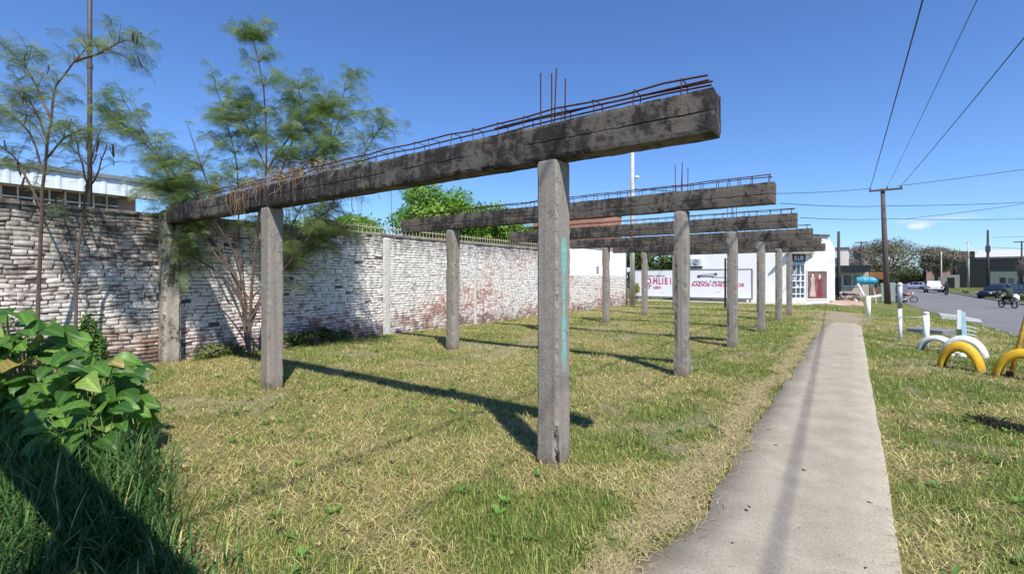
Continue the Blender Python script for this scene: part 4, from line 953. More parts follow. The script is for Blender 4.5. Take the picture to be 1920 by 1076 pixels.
# ivy and weeds along the wall foot
def bush(name, c, rad, n, size, c0, c1, label, cat='plant', narrow=.7):
    r = thing(name, (c[0], c[1], 0), label, cat); B = (c[0], c[1], 0)
    leafcloud('leaves', rb(c[0], c[1], c[2], *rad, 5), n, size, c0, c1, LEAFM, r, B, narrow)
    m = MB()
    for i in range(9): m.tube([(random.gauss(0, .04), random.gauss(0, .04), -.03), (random.gauss(0, rad[0]*.3), random.gauss(0, rad[1]*.3), c[2]*.6), (random.gauss(0, rad[0]*.5), random.gauss(0, rad[1]*.5), c[2]+rad[2]*.5)], [.008, .005, .003], 4)
    m.build('stems', BARKD, r); return r
bush('ivy_bush', (-10.33, 2.35, .55), (.14, .24, .50), 2600, (.03, .055), (.05, .12, .02), (.13, .26, .05), 'small bright green climber clinging to the wall foot beside the thin sapling')
bush('weed', (-10.3, 6.4, .18), (.22, .95, .20), 3000, (.04, .09), (.035, .06, .02), (.13, .17, .06), 'low dark weeds at the wall foot right of the feathery tree')
bush('weed', (-10.35, 4.3, .12), (.2, .6, .16), 1500, (.03, .07), (.08, .11, .03), (.2, .22, .09), 'low yellowish weeds between the wall pilaster and the feathery tree trunk')
bush('weed', (-10.4, 1.2, .5), (.2, .5, .5), 1600, (.03, .06), (.05, .08, .02), (.15, .18, .07), 'scrubby weeds under the tall sapling at the left edge')
bush('shrub', (-11.6, 30.2, .75), (.30, .28, .62), 900, (.08, .16), (.16, .17, .03), (.42, .38, .08), 'small yellowish shrub standing before the left hoarding')
for i, (x, y, s) in enumerate([(12.6, 77, .35), (12.9, 72, .45), (13.2, 66, .4), (12.4, 88, .4), (12.8, 60.5, .45)]):
    z = tz(x, y); r = thing('verge_shrub', (x, y, z), ['small pale verge shrub, second from the far end of its row', 'round verge shrub behind the kerb, left of the dark car', 'low pale shrub in front of the dark car', 'farthest small verge shrub near the black building', 'pale verge shrub beyond the motorcyclist'][i], 'shrub', 0, 'small shrubs along the far verge')
    leafcloud('leaves', rb(x, y, z+s, s, s, s*.9, 4), 500, (.08, .18), (.10, .12, .05), (.36, .37, .24), LEAFM, r, (x, y, z), .5)
# dry vine draped over the beam
vm = MB(); rg = random.Random(12); VC = plain('dry_vine', (.26, .185, .125), .95, 0, .35, 30, .3)
vine = thing('dry_vine', (-6.6, 3.5, 2.9), 'tangle of dry brown vine draped over the nearest beam around its left post', 'vine'); VO = Vector((-6.6, 3.5, 2.9))
def over(x):  # profile of height over the beam
    return .10*math.exp(-((x+6.3)/1.2)**2)+.03
for i in range(170):
    x = rg.gauss(-6.4, .85)
    if not -8.6 < x < -4.7: continue
    p = Vector((x, rg.uniform(3.40, 3.74), 2.915+rg.random()*over(x))); d = Vector((rg.gauss(0, 1), rg.gauss(0, .5), rg.gauss(0, .3))).normalized(); pts = [p]
    for j in range(rg.randint(5, 10)):
        d = (d+Vector((rg.gauss(0, .45), rg.gauss(0, .4), rg.gauss(0, .35)))).normalized(); q = pts[-1]+d*.07
        if q.z < 2.915 and 3.44 < q.y < 3.70: q.z = 2.92
        if q.z > 2.93+over(q.x)*1.5: q.z = 2.93+over(q.x)*1.5
        pts.append(q)
    vm.tube([v-VO for v in pts], rg.uniform(.0013, .0026), 3, caps=False)
for i in range(70):
    x = rg.choice([rg.gauss(-7.5, .28), rg.gauss(-6.95, .3), rg.gauss(-5.95, .35), rg.gauss(-7.55, .12)]); y0 = 3.43-rg.random()*.03
    L_ = rg.uniform(.05, .34)*(1.4 if abs(x+7.5) < .25 else 1)
    pts = [Vector((x, 3.5, 2.93)), Vector((x+rg.gauss(0, .02), y0, 2.90))]; n = max(3, int(L_/.06))
    for j in range(n): pts.append(pts[-1]+Vector((rg.gauss(0, .022), rg.gauss(-.001, .006), -L_/n)))
    for v in pts[1:]: v.y = min(v.y, 3.435)
    vm.tube([v-VO for v in pts], rg.uniform(.0012, .0026), 3, caps=False)
for i in range(60):
    x = rg.choice([rg.gauss(-7.5, .15), rg.gauss(-5.3, .5), rg.gauss(-6.6, .4)]); pts = [Vector((x, 3.72, 2.93))]; L_ = rg.uniform(.3, 1.0)
    for j in range(8): pts.append(pts[-1]+Vector((rg.gauss(0, .02), abs(rg.gauss(0, .015)), -L_/8)))
    vm.tube([v-VO for v in pts], .0028, 3, caps=False)
vm.build('stems', VC, vine)
blb = [((x, 3.56, 2.96+over(x)*.45), (.3, .17, over(x)*.75+.02)) for x in np.arange(-7.7, -4.9, .28)]
leafcloud('dead_leaves', blb, 1300, (.018, .045), (.17, .12, .075), (.38, .30, .20), TWIGM, vine, tuple(VO), .5)
# ---------------------------------------------------------------- big leaved plant in the left foreground
t = NT('broad_leaf'); cA = t.attr(); sp = t.n.new('ShaderNodeSeparateColor'); t.fin(cA, .42, 0, .45)
tl = t.n.new('ShaderNodeBsdfTranslucent'); t.l.new(t.mix(1, cA, (1.6, 1.7, .6), 'MULTIPLY'), tl.inputs[0]); mx = t.n.new('ShaderNodeMixShader'); mx.inputs[0].default_value = .38
t.l.new(t.b.outputs[0], mx.inputs[1]); t.l.new(tl.outputs[0], mx.inputs[2]); t.l.new(mx.outputs[0], t.out.inputs[0]); t.bump(t.noise(60, 3), .2, .004); BLM = t.m
def big_leaf(L_, rg, col):
    nu, nv = 12, 9; V = []; C = []; F = []
    wavy = rg.uniform(0, 6.28); curl = rg.uniform(.2, .75); fold = rg.uniform(.1, .6)
    for i in range(nu+1):
        u = i/nu; lobe = .16*max(0, 1-u/.18)
        wd = .43*(math.sin(math.pi*min(1, u**.62*1.0)))**.8*(1-.12*u)+.001
        for j in range(nv):
            s = (j/(nv-1)-.5)*2; x = u-lobe*abs(s)**.7*1.2; y = s*wd*(1+.03*math.sin(wavy+u*14)); z = fold*abs(y)-curl*u*u*.8+.02*math.sin(9*u+wavy)*abs(s)-.30*abs(y)**2+.012*math.cos(u*38)*min(1, abs(s)*2)
            V.append((x*L_, y*L_, z*L_)); vein = 1.7 if abs(s) < .06 else (1.28 if (i+abs(j-nv//2)) % 3 == 0 else .94); C.append([c*vein for c in col])
    for i in range(nu):
        for j in range(nv-1): a = i*nv+j; F.append((a, a+nv, a+nv+1, a+1))
    return np.array(V), np.array(F), np.array(C)
def leafy_plant(base, spots, label, seed):
    rg = random.Random(seed); r = thing('broad_leaved_plant', base, label, 'plant'); B = Vector(base); sm = MB()
    hub = [Vector((rg.gauss(0, .16), rg.gauss(0, .12), 0)) for i in range(9)]
    for i, (x, y, z, L_) in enumerate(spots):
        p = Vector((x, y, z))-B; h = min(hub, key=lambda q: (q-p).length); h = h+Vector((rg.gauss(0, .03), rg.gauss(0, .03), -.03))
        d = Vector((p.x-h.x, p.y-h.y, 0)); d = d.normalized() if d.length > .05 else Vector((1, 0, 0))
        d = (d+Vector((.55, -.15, 0))*rg.uniform(.2, 1.2)+Vector((rg.gauss(0, .35), rg.gauss(0, .35), rg.uniform(-.35, .25)))).normalized()
        mid = h.lerp(p, .55)+Vector((0, 0, .12)); sm.tube([h, mid, p], [.007, .005, .003], 5, caps=False)
        g = rg.random(); col = [a*(1-g)+b*g for a, b in zip((.03, .085, .016), (.11, .225, .038))]
        if rg.random() < .09: col = [.21, .31, .07]
        if rg.random() < .02: col = [.30, .24, .08]
        V, F, C = big_leaf(L_, rg, col)
        nrm = Vector((.40+rg.gauss(0, .35), -.45+rg.gauss(0, .35), .9)).normalized(); yv = nrm.cross(d).normalized(); zv = d.cross(yv)
        V = V @ np.array([d, yv, zv])+np.array(p)
        np_mesh('leaf', V, F, BLM, r, C, smooth=True)
    sm.build('stems', plain('green_stem', (.12, .17, .06), .6), r); return r
rg = random.Random(4); spots = []
def sc(n, cx, cy, cz, rx, ry, rz, L0, L1):
    for i in range(n):
        d = Vector((rg.gauss(.2, 1), rg.gauss(-.25, 1), rg.gauss(.0, .9))).normalized(); q = rg.uniform(.5, 1.0)
        spots.append((cx+d.x*rx*q, cy+d.y*ry*q, max(.12, cz+d.z*rz*q), rg.uniform(L0, L1)))
sc(125, -5.75, 1.30, .52, .66, .46, .50, .11, .26); a1 = spots; spots = []
sc(110, -6.75, 1.05, .78, .68, .42, .58, .14, .30); a2 = spots; spots = []
sc(80, -5.12, 1.16, .34, .40, .32, .34, .10, .21); a3 = spots
leafy_plant((-5.8, 1.3, 0), a1, 'broad leaved bright green plant at the left, middle of the clump', 5)
leafy_plant((-6.8, 1.05, 0), a2, 'tallest broad leaved plant, cut off by the left edge of the picture', 6)
leafy_plant((-4.95, 1.15, 0), a3, 'lowest broad leaved plant at the right end of the clump above the tall grass', 8)
# ---------------------------------------------------------------- playground
def tyre_paint(name, c):
    t = NT(name); x, y, z = t.sep(); n1 = t.noise(7, 6, .7); n2 = t.noise(30, 5, .7)
    k = t.mix(t.ramp(n1, .3, .7), tuple(v*.78 for v in c), tuple(min(1, v*1.08) for v in c))
    k = t.mix(t.ramp(t.math('ADD', n2, t.ramp(z, 0, .3, .10, 0)), .60, .68, 0, .85), k, (.035, .03, .025))
    k = t.mix(t.ramp(t.math('ADD', z, t.math('MULTIPLY', n1, .12)), .06, .22, .7, 0), k, (.17, .13, .08))
    m = t.fin(k, t.ramp(n1, .3, .7, .4, .7), 0, .35); w = t.n.new('ShaderNodeTexWave'); w.inputs['Scale'].default_value = 14; w.bands_direction = 'X'; t.l.new(t.obj(), w.inputs[0]); t.bump(w.outputs['Fac'], .15, .006); t.bump(n2, .3, .004); return m
YEL = tyre_paint('yellow_rubber', (.64, .38, .018)); WHR = tyre_paint('white_rubber', (.72, .73, .72))
SOIL = plain('tyre_dark', (.03, .028, .025), .9)
def half_tyre(A, B, h, m, label, cat='half tyre', wd=.20, th=.105):
    A, B = Vector((*A, 0)), Vector((*B, 0)); c = (A+B)/2; c.z = tz(c.x, c.y)-.04; w = (B-A).length/2; ax = (B-A).normalized()
    r = thing('half_tyre', c, label, cat, math.atan2(ax.y, ax.x), 'painted half tyres set upright in the lawn')
    V = MB(); n = 28; prof = [(-.5, -.30), (-.52, .15), (-.40, .72), (-.15, 1.0), (.15, 1.0), (.40, .72), (.52, .15), (.5, -.30), (.36, -.36), (.40, .10), (.28, .55), (-.28, .55), (-.40, .10), (-.36, -.36)]
    k = len(prof); vs = []; fs = []
    for i in range(n+1):
        a = math.pi*(1-i/n)*1.06-.03*math.pi; R_ = w-th*.6
        for (pw, pr) in prof:
            rr_ = R_+th*pr*.75; vs.append((math.cos(a)*rr_, pw*wd, max(-.12, math.sin(a)*(rr_/(R_+th*.75))*h)))
        if i:
            for j in range(k): fs.append(((i-1)*k+j, (i-1)*k+(j+1) % k, i*k+(j+1) % k, i*k+j))
    V.add(vs, fs); V.build('tread', m, r, smooth=True)
    return r
half_tyre((1.24, 11.46), (1.80, 11.20), .53, YEL, 'left yellow painted half tyre standing in the grass')
ty2 = half_tyre((1.84, 10.86), (2.52, 10.62), .53, YEL, 'right yellow painted half tyre crossed by the leaning bar')
half_tyre((1.16, 13.95), (1.80, 13.62), .40, WHR, 'left white painted half tyre next to the white post')
half_tyre((1.50, 13.42), (2.18, 13.20), .47, WHR, 'right white painted half tyre behind the yellow one')
ORB = plain('ochre_worn_paint', (.42, .24, .03), .55, 0, .35, 14, .2)
sb = thing('leaning_bar', (2.06, 10.98, 0), 'rusty yellow bar leaning right out of the grass by the yellow half tyre', 'bar')
MB().tube([(0, 0, -.05), (.24, .30, .88), (.45, .58, 1.75)], .035, 10).build('tube', ORB, sb, smooth=True)
MB().tube([(.02, .02, -.05), (-.0, .0, .09)], .05, 10).build('foot', plain('rust_foot', (.12, .05, .03), .9), sb)
MB().tube([(.45, .58, 1.75), (1.5, .2, 1.75)], .03, 10).build('crossbar', ORB, sb, smooth=True)
WP = plain('white_gloss_paint', (.76, .77, .76), .45, 0, .08, 8, .15); GP = plain('grey_bare_pipe', (.34, .37, .38), .55, .4, .2, 12, .1)
z0 = tz(.96, 15.56)
eb = thing('exercise_bar', (.96, 15.56, z0), 'tall white post joined by a thin bar to a shorter white post', 'exercise bar')
MB().tube([(0, 0, -.1), (0, 0, .85)], .043, 12).build('tall_post', WP, eb, smooth=True); MB().tube([(0, 0, .85), (0, 0, 1.42)], .055, 12).build('post_sleeve', GP, eb, smooth=True)
MB().lathe([(.0, 1.50), (.045, 1.47), (.062, 1.42), (.0, 1.415)], n=12).build('cap', WP, eb, smooth=True)
MB().tube([(.38, -1.31, -.1), (.38, -1.31, .79)], .058, 12).build('short_post', WP, eb, smooth=True); MB().lathe([(0, .85), (.05, .835), (.066, .79), (0, .785)], (.38, -1.31, 0), n=12).build('cap', WP, eb, smooth=True)
MB().tube([(0, 0, .62), (.38, -1.31, .71)], .014, 8).build('bar', WP, eb, smooth=True)
z0 = tz(.51, 24.97)
lp = thing('angled_post', (.51, 24.97, z0), 'stout white post with a short arm at its top, farther back on the lawn', 'post')
MB().tube([(0, 0, -.1), (0, 0, .88)], .085, 12).build('post', WP, lp, smooth=True); MB().tube([(-.06, -.03, .84), (.25, .12, .87), (.42, .2, .93)], [.06, .055, .05], 10).build('arm', WP, lp, smooth=True)
LB = plain('pale_blue_paint', (.38, .58, .66), .5, 0, .15, 10); GN = plain('dark_green_paint', (.05, .09, .08), .6)
z0 = tz(1.98, 14.3)
rd = thing('rocking_rider', (1.98, 14.3, z0), 'pair of white and pale blue upright boards with blue rungs behind the white half tyre', 'playground rider')
MB().box(-.11, -.05, -.02, .02, -.1, .48, 0, .004).build('board', GN, rd); MB().box(-.12, -.05, -.021, .021, .48, .90, 0, .004).build('board', WP, rd)
MB().box(-.02, .06, -.02, .02, -.1, .86, 0, .004, Matrix.Rotation(R(-3), 4, 'Y')).build('board', LB, rd)
for k in range(4): MB().tube([(.0, 0, .30+k*.09), (.20, .05, .27+k*.08)], .012, 6).build('rung', LB, rd)
sd_ = MB()
for k in range(2): Mx = Matrix.Translation((1.60+.17*k, 13.05-.05*k, .03)) @ Matrix.Rotation(.5, 4, 'Z'); sd_.lathe([(0, -.05), (.05, -.05), (.07, 0), (.05, .05), (0, .06)], n=12, M=Mx)
rk = sd_.build('white_stones', plain('white_stone', (.66, .65, .62), .8), None, smooth=False); tag(rk, 'pair of white painted stones lying under the white tyre arches', 'stones')
# dark patch of short black sticks laid low on the right lawn
sc_ = thing('dark_stick_patch', (1.30, 7.2, 0), 'dark patch of thin black sticks on the grass at the right', 'litter')
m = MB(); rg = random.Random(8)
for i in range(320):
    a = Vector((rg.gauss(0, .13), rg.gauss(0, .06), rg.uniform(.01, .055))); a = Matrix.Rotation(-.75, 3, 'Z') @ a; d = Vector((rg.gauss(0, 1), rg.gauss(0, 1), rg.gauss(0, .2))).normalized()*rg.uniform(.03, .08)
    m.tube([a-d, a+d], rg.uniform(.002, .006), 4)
m.tube([(-.14, .12, .02), (-.20, .16, .10), (-.20, .20, .15)], .004, 4); m.build('twigs', plain('black_sticks', (.012, .011, .008), .9), sc_)
# flat broad leaved weeds in the lawn
n = 1500; x = RNG.uniform(-9.5, 3.4, n); y = 1.4+18*RNG.random(n)**1.3; k = ~((x > -1.1) & (x < .35)); x, y = x[k], y[k]; k = RNG.random(len(x)) < .25+.75*greenmask(x, y); x, y = x[k], y[k]
n = len(x); m_ = 7; X_ = np.repeat(x, m_); Y_ = np.repeat(y, m_); a = RNG.uniform(0, 6.28, n*m_); L_ = np.repeat(RNG.uniform(.03, .075, n), m_)*RNG.uniform(.6, 1.1, n*m_); Z_ = terr(X_, Y_)+gbump(X_, Y_)+.014
ca, sa = np.cos(a), np.sin(a); up_ = RNG.uniform(.1, .7, n*m_)*L_
def q_(f, s, h): return np.stack([X_+ca*L_*f-sa*L_*s, Y_+sa*L_*f+ca*L_*s, Z_+up_*h], -1)
V = np.stack([q_(0, 0, 0), q_(.55, .24, .8), q_(1, 0, 1), q_(.55, -.24, .8)], 1).reshape(-1, 3); F = np.arange(4*n*m_).reshape(-1, 4); F = np.concatenate([F[:, [0, 1, 2]], F[:, [0, 2, 3]]])
cc = np.array([.10, .20, .04])*(.6+.8*np.repeat(RNG.random((n, 1)), m_, 0))
tag(np_mesh('lawn_weeds', V, F, GRASSM, None, np.repeat(cc[:, None], 4, 1).reshape(-1, 3)), 'small broad leaved weeds growing flat in the lawn', 'weeds', kind='stuff')
# fallen leaves and bits of litter on the lawn
FM = leafmat('fallen_leaves', .1, .8, .1); n = 900; x = RNG.uniform(-7, 2.5, n); y = 1.6+12*RNG.random(n)**1.5; z = terr(x, y)+gbump(x, y)+.022
a = RNG.uniform(0, 6.28, n); L_ = RNG.uniform(.012, .04, n); nz = RNG.uniform(-.4, .4, (n, 2))
d1 = np.stack([np.cos(a)*L_, np.sin(a)*L_, nz[:, 0]*L_], -1); d2 = np.stack([-np.sin(a)*L_*.5, np.cos(a)*L_*.5, nz[:, 1]*L_*.5], -1); P_ = np.stack([x, y, z], -1)
V = np.stack([P_-d1, P_+d2, P_+d1, P_-d2], 1).reshape(-1, 3); F = np.arange(4*n).reshape(n, 4)
cc = np.array([[.10, .055, .03], [.05, .035, .025], [.40, .33, .18], [.25, .17, .09]])[RNG.integers(0, 4, n)]
tag(np_mesh('leaf_litter', V, F, FM, None, np.repeat(cc[:, None], 4, 1).reshape(-1, 3)), 'scattered fallen leaves and chips lying in the mown grass', 'litter', kind='stuff')
# ---------------------------------------------------------------- far street buildings
DG = plain('black_green_paint', (.006, .010, .012), .7, 0, .2, 1); 
bb = thing('black_building', (19.0, 149, -.75), 'low black building with a taller dark green tower across the far street', 'building')
box('tower', DG, bb, 0, 3.4, 0, 4, -.1, 8.3); box('wall', DG, bb, 3.4, 13, .4, 8, -.1, 6.5); box('parapet', plain('grey_green_edge', (.10, .13, .12), .8), bb, 3.4, 13.1, .3, 8.1, 6.5, 6.65)
f = box('sign_strip', plain('dull_green_panel', (.05, .11, .08), .6), bb, 1.9, 2.3, -.05, .0, 4.6, 6.9)
f = box('door', plain('dark_door', (.03, .03, .03), .5), bb, 5.5, 6.6, .32, .40, 0, 2.2)
for k in range(3): box('window', GLM, bb, 7.6+k*1.7, 8.7+k*1.7, .34, .40, 1.4, 2.6)
gr_ = thing('sheet_roof_hall', (27, 162, -.75), 'pale grey sheet roof showing above the black building', 'building')
box('wall', plain('hall_wall', (.40, .38, .36), .9), gr_, -6, 10, 0, 12, -.1, 7.3); m = MB(); m.add([(-6.4, -.4, 7.3), (10.4, -.4, 7.3), (10.4, 12.4, 7.3), (-6.4, 12.4, 7.3), (-6.4, 6, 9.2), (10.4, 6, 9.2)], [(0, 1, 5, 4), (2, 3, 4, 5), (1, 2, 5), (3, 0, 4), (3, 2, 1, 0)])
m.build('roof', plain('sheet_roof', (.50, .50, .50), .6, .2, .1, 2), gr_)
ph = thing('pink_house', (14.6, 149.5, -.75), 'pinkish brick house between the dark tree and the black building', 'house')
box('wall', plain('pinkish_brick', (.36, .22, .19), .9, 0, .15, 1), ph, -.5, 4.2, 0, 7, -.1, 5.9); m = MB(); m.add([(-.9, -.4, 5.9), (4.3, -.4, 5.9), (4.3, 7.4, 5.9), (-.9, 7.4, 5.9), (-.9, 3.5, 7.0), (4.3, 3.5, 7.0)], [(0, 1, 5, 4), (2, 3, 4, 5), (1, 2, 5), (3, 0, 4), (3, 2, 1, 0)])
m.build('roof', plain('tile_roof', (.26, .13, .10), .9), ph); box('window', GLM, ph, 2.2, 3.4, -.03, .01, 1.2, 2.5); box('door', DG, ph, .6, 1.6, -.03, .01, 0, 2.2)
gw = thing('garden_wall', (15.8, 141, -.75), 'grey rendered garden wall with a dark gateway before the black tower', 'wall')
box('render', plain('grey_render', (.24, .24, .22), .9), gw, -1.6, 3.0, 0, .25, -.1, 2.9); box('gateway', DG, gw, 1.0, 2.2, -.03, .0, 0, 2.3)
ms = thing('market_shed', (10.5, 158, -.75), 'low shed with reddish awning far down the street', 'shed')
box('wall', plain('brown_wall', (.20, .15, .12), .9), ms, -5, 4, 0, 5, -.1, 2.7); box('awning', plain('red_awning', (.30, .09, .07), .8), ms, -5.2, 4.2, -1.8, 5.1, 2.7, 2.85)
gh = thing('green_kiosk', (21.4, 128, -.75), 'grey green flat roofed kiosk behind the parked dark car', 'kiosk')
box('wall', plain('grey_green_wall', (.11, .14, .13), .8), gh, 0, 3.6, 0, 3, -.1, 3.9); box('roof', DG, gh, -.2, 3.8, -.2, 3.2, 3.9, 4.05); box('door', DG, gh, 1.3, 2.1, -.04, .0, .1, 2.3); box('window', GLM, gh, 2.5, 3.2, -.04, .0, 1.2, 2.2)
bw = thing('blue_house', (26.6, 112, -.75), 'small house painted blue over white at the right edge of the picture', 'house')
box('wall', plain('slate_blue_wall', (.16, .17, .28), .8), bw, -1.5, 6, 0, 5, 1.2, 3.9); box('plinth', WHT, bw, -1.52, 6.02, -.02, 5.02, -.1, 1.2); m = MB(); m.add([(-2, -.5, 3.9), (6.5, -.5, 3.9), (6.5, 5.5, 3.9), (-2, 5.5, 3.9), (-2, 2.5, 5.2), (6.5, 2.5, 5.2)], [(0, 1, 5, 4), (2, 3, 4, 5), (1, 2, 5), (3, 0, 4), (3, 2, 1, 0)])
m.build('roof', plain('dark_roof', (.07, .06, .07), .9), bw); box('window', GLM, bw, .2, 1.2, -.04, .0, 1.5, 2.6)
wh = thing('white_house', (-1.9, 78, -.75), 'two storey off white building behind the corner shop', 'house')
box('wall', plain('off_white_wall', (.58, .55, .50), .9, 0, .12, 1), wh, -5, 1.35, 0, 9, -.1, 6.1); box('parapet', plain('slate_edge', (.10, .12, .16), .8), wh, -5.1, 1.45, -.1, 9.1, 6.1, 6.4)
for k in range(2): f = box('window', DOOR, wh, -3.4+k*2.6, -2.3+k*2.6, -.05, .0, 3.9, 5.1); box('pane', GLM, f, -3.3+k*2.6, -2.4+k*2.6, -.06, -.05, 4.0, 5.0)
aw = thing('awning_shop', (-.2, 72.5, -.75), 'small shop with a deep black corrugated awning beside the corner shop', 'shop')
m = MB(); n = 44
for i in range(n): x = -1.9+i*3.75/n; m.box(x, x+3.75/n-.004, -1.55-(.03 if i % 2 else 0), -1.5, 2.98, 3.78)
m.box(-1.9, 1.85, -1.5, 0, 3.74, 3.80); m.build('awning', plain('black_sheet', (.028, .040, .045), .5, .3), aw)
box('wall', plain('cream_wall', (.46, .42, .33), .85, 0, .15, 1.5), aw, -1.9, 1.85, 0, 5, -.1, 3.7)
f = box('window', DOOR, aw, -.9, 1.0, -.06, .0, 1.25, 2.75); box('pane', GLM, f, -.8, .05, -.07, -.06, 1.35, 2.65); box('pane', plain('shop_goods', (.30, .30, .14), .6, 0, .5, 5), f, .12, .92, -.07, -.06, 1.35, 2.65)
box('door', plain('black_doorway', (.015, .015, .018), .4), aw, -1.8, -1.05, -.05, .0, .1, 2.4); m = MB(); [m.tube([(x, -1.45, -.1), (x, -1.45, 3.7)], .05, 6) for x in (-1.8, 1.75)]; m.build('column', DG, aw)
box('low_wall', plain('pinkish_low_wall', (.50, .38, .34), .9), aw, -1.3, 1.2, -3.2, -3.0, -.1, .7)
kp = thing('orange_kiosk', (2.4, 76, -.75), 'street stall with an orange slatted roof behind the blue drum', 'stall')
OR_ = plain('orange_boards', (.36, .15, .055), .7, 0, .2, 4); m = MB()
for k in range(4): m.box(-.9, .9, -.9+k*.02, -.85+k*.02, 2.15+k*.22, 2.29+k*.22)
m.build('slats', OR_, kp); m = MB(); [m.box(x-.05, x+.05, y-.05, y+.05, -.1, 2.95) for x in (-.85, .85) for y in (-.75, .6)]; m.box(-.9, .9, -.8, .7, 2.93, 3.0); m.build('posts', plain('dark_red_wood', (.12, .04, .03), .8), kp)
box('counter', plain('brown_counter', (.14, .09, .07), .8), kp, -.8, .8, -.7, -.3, -.1, 1.1)
# poles down the street
def pole(x, y, h, r, m, label, arm=0, nm='utility_pole', cat='pole'):
    z = tz(x, y); q = thing(nm, (x, y, z), label, cat); MB().tube([(0, 0, -.2), (0, 0, h)], [r*1.2, r*.8], 8).build('shaft', m, q, smooth=True)
    if arm: MB().box(-arm, arm, -.07, .07, h-.25, h-.08).build('crossarm', m, q)
    return q
DKP = plain('dark_pole', (.05, .045, .05), .8)
pole(-1.15, 55.5, 6.75, .14, DKP, 'short dark pole standing at the pavement beside the corner shop', 0)
pole(1.23, 111.5, 9.1, .17, DKP, 'distant pole with a short crossarm behind the dark shop awning', 1.0)
q = pole(19.3, 117.3, 10.7, .2, DKP, 'dark pole across the street right of the black building', 0); MB().box(-.3, .3, -.3, .2, 6.8, 7.9, 0, .03).build('transformer', DKP, q)
pole(20.2, 141, 9.9, .17, GRP, 'slim pale pole in front of the black building', .5)
pole(13.9, 124, 7.4, .12, GRP, 'thin pale pole between the dark leafy tree and the pink house')
pole(26.2, 131, 9.3, .15, DKP, 'distant pole with crossarm among the trees at the right edge', 1.1)
# blue drum on trestle legs
bd = thing('blue_drum', (1.0, 52.3, tz(1.0, 52.3)), 'bright blue drum lying on pale trestle legs on the far lawn', 'drum')
zc = 1.30-tz(1.0, 52.3); MB().lathe([(0, -.78), (.30, -.78), (.335, -.70), (.33, -.25), (.34, -.22), (.33, -.2), (.33, .2), (.34, .22), (.33, .25), (.335, .70), (.30, .78), (0, .78)], (0, 0, zc), 'X', 20).build('drum', plain('blue_plastic', (.055, .32, .45), .5, 0, .12, 4), bd, smooth=True)
PL = plain('pale_leg', (.46, .40, .38), .8)
for sx in (-.5, .5):
    for sy in (-.45, .45): MB().tube([(sx+.12*(1 if sx > 0 else -1), sy, -.1), (sx*.8, 0, zc-.2)], .055, 6).build('leg', PL, bd)
MB().tube([(-.68, -.3, zc-.25), (-.25, -.6, .75)], .07, 8).build('brace', WP, bd)
c1 = thing('street_cabinet', (2.65, 57.2, tz(2.65, 57.2)), 'grey green metal cabinet standing beside the dark power pole', 'cabinet')
MB().box(-.58, .52, -.3, .3, 0, 1.78, 0, .03).build('body', plain('grey_green_metal', (.26, .31, .28), .6, .1, .15, 4), c1); MB().box(-.50, .44, -.32, -.30, .1, 1.65, 0, .004).build('door', plain('pale_green_metal', (.30, .35, .31), .6), c1)
c2 = thing('street_cabinet', (3.65, 57.6, tz(3.65, 57.6)), 'blue grey cabinet right of the grey green one', 'cabinet')
MB().box(-.4, .45, -.3, .3, 0, 1.72, 0, .05).build('body', plain('blue_grey_metal', (.14, .15, .22), .7, 0, .3, 5), c2); MB().box(-.32, .38, -.32, -.30, .15, 1.6).build('door', plain('slate_metal', (.18, .19, .26), .7, 0, .2, 5), c2)
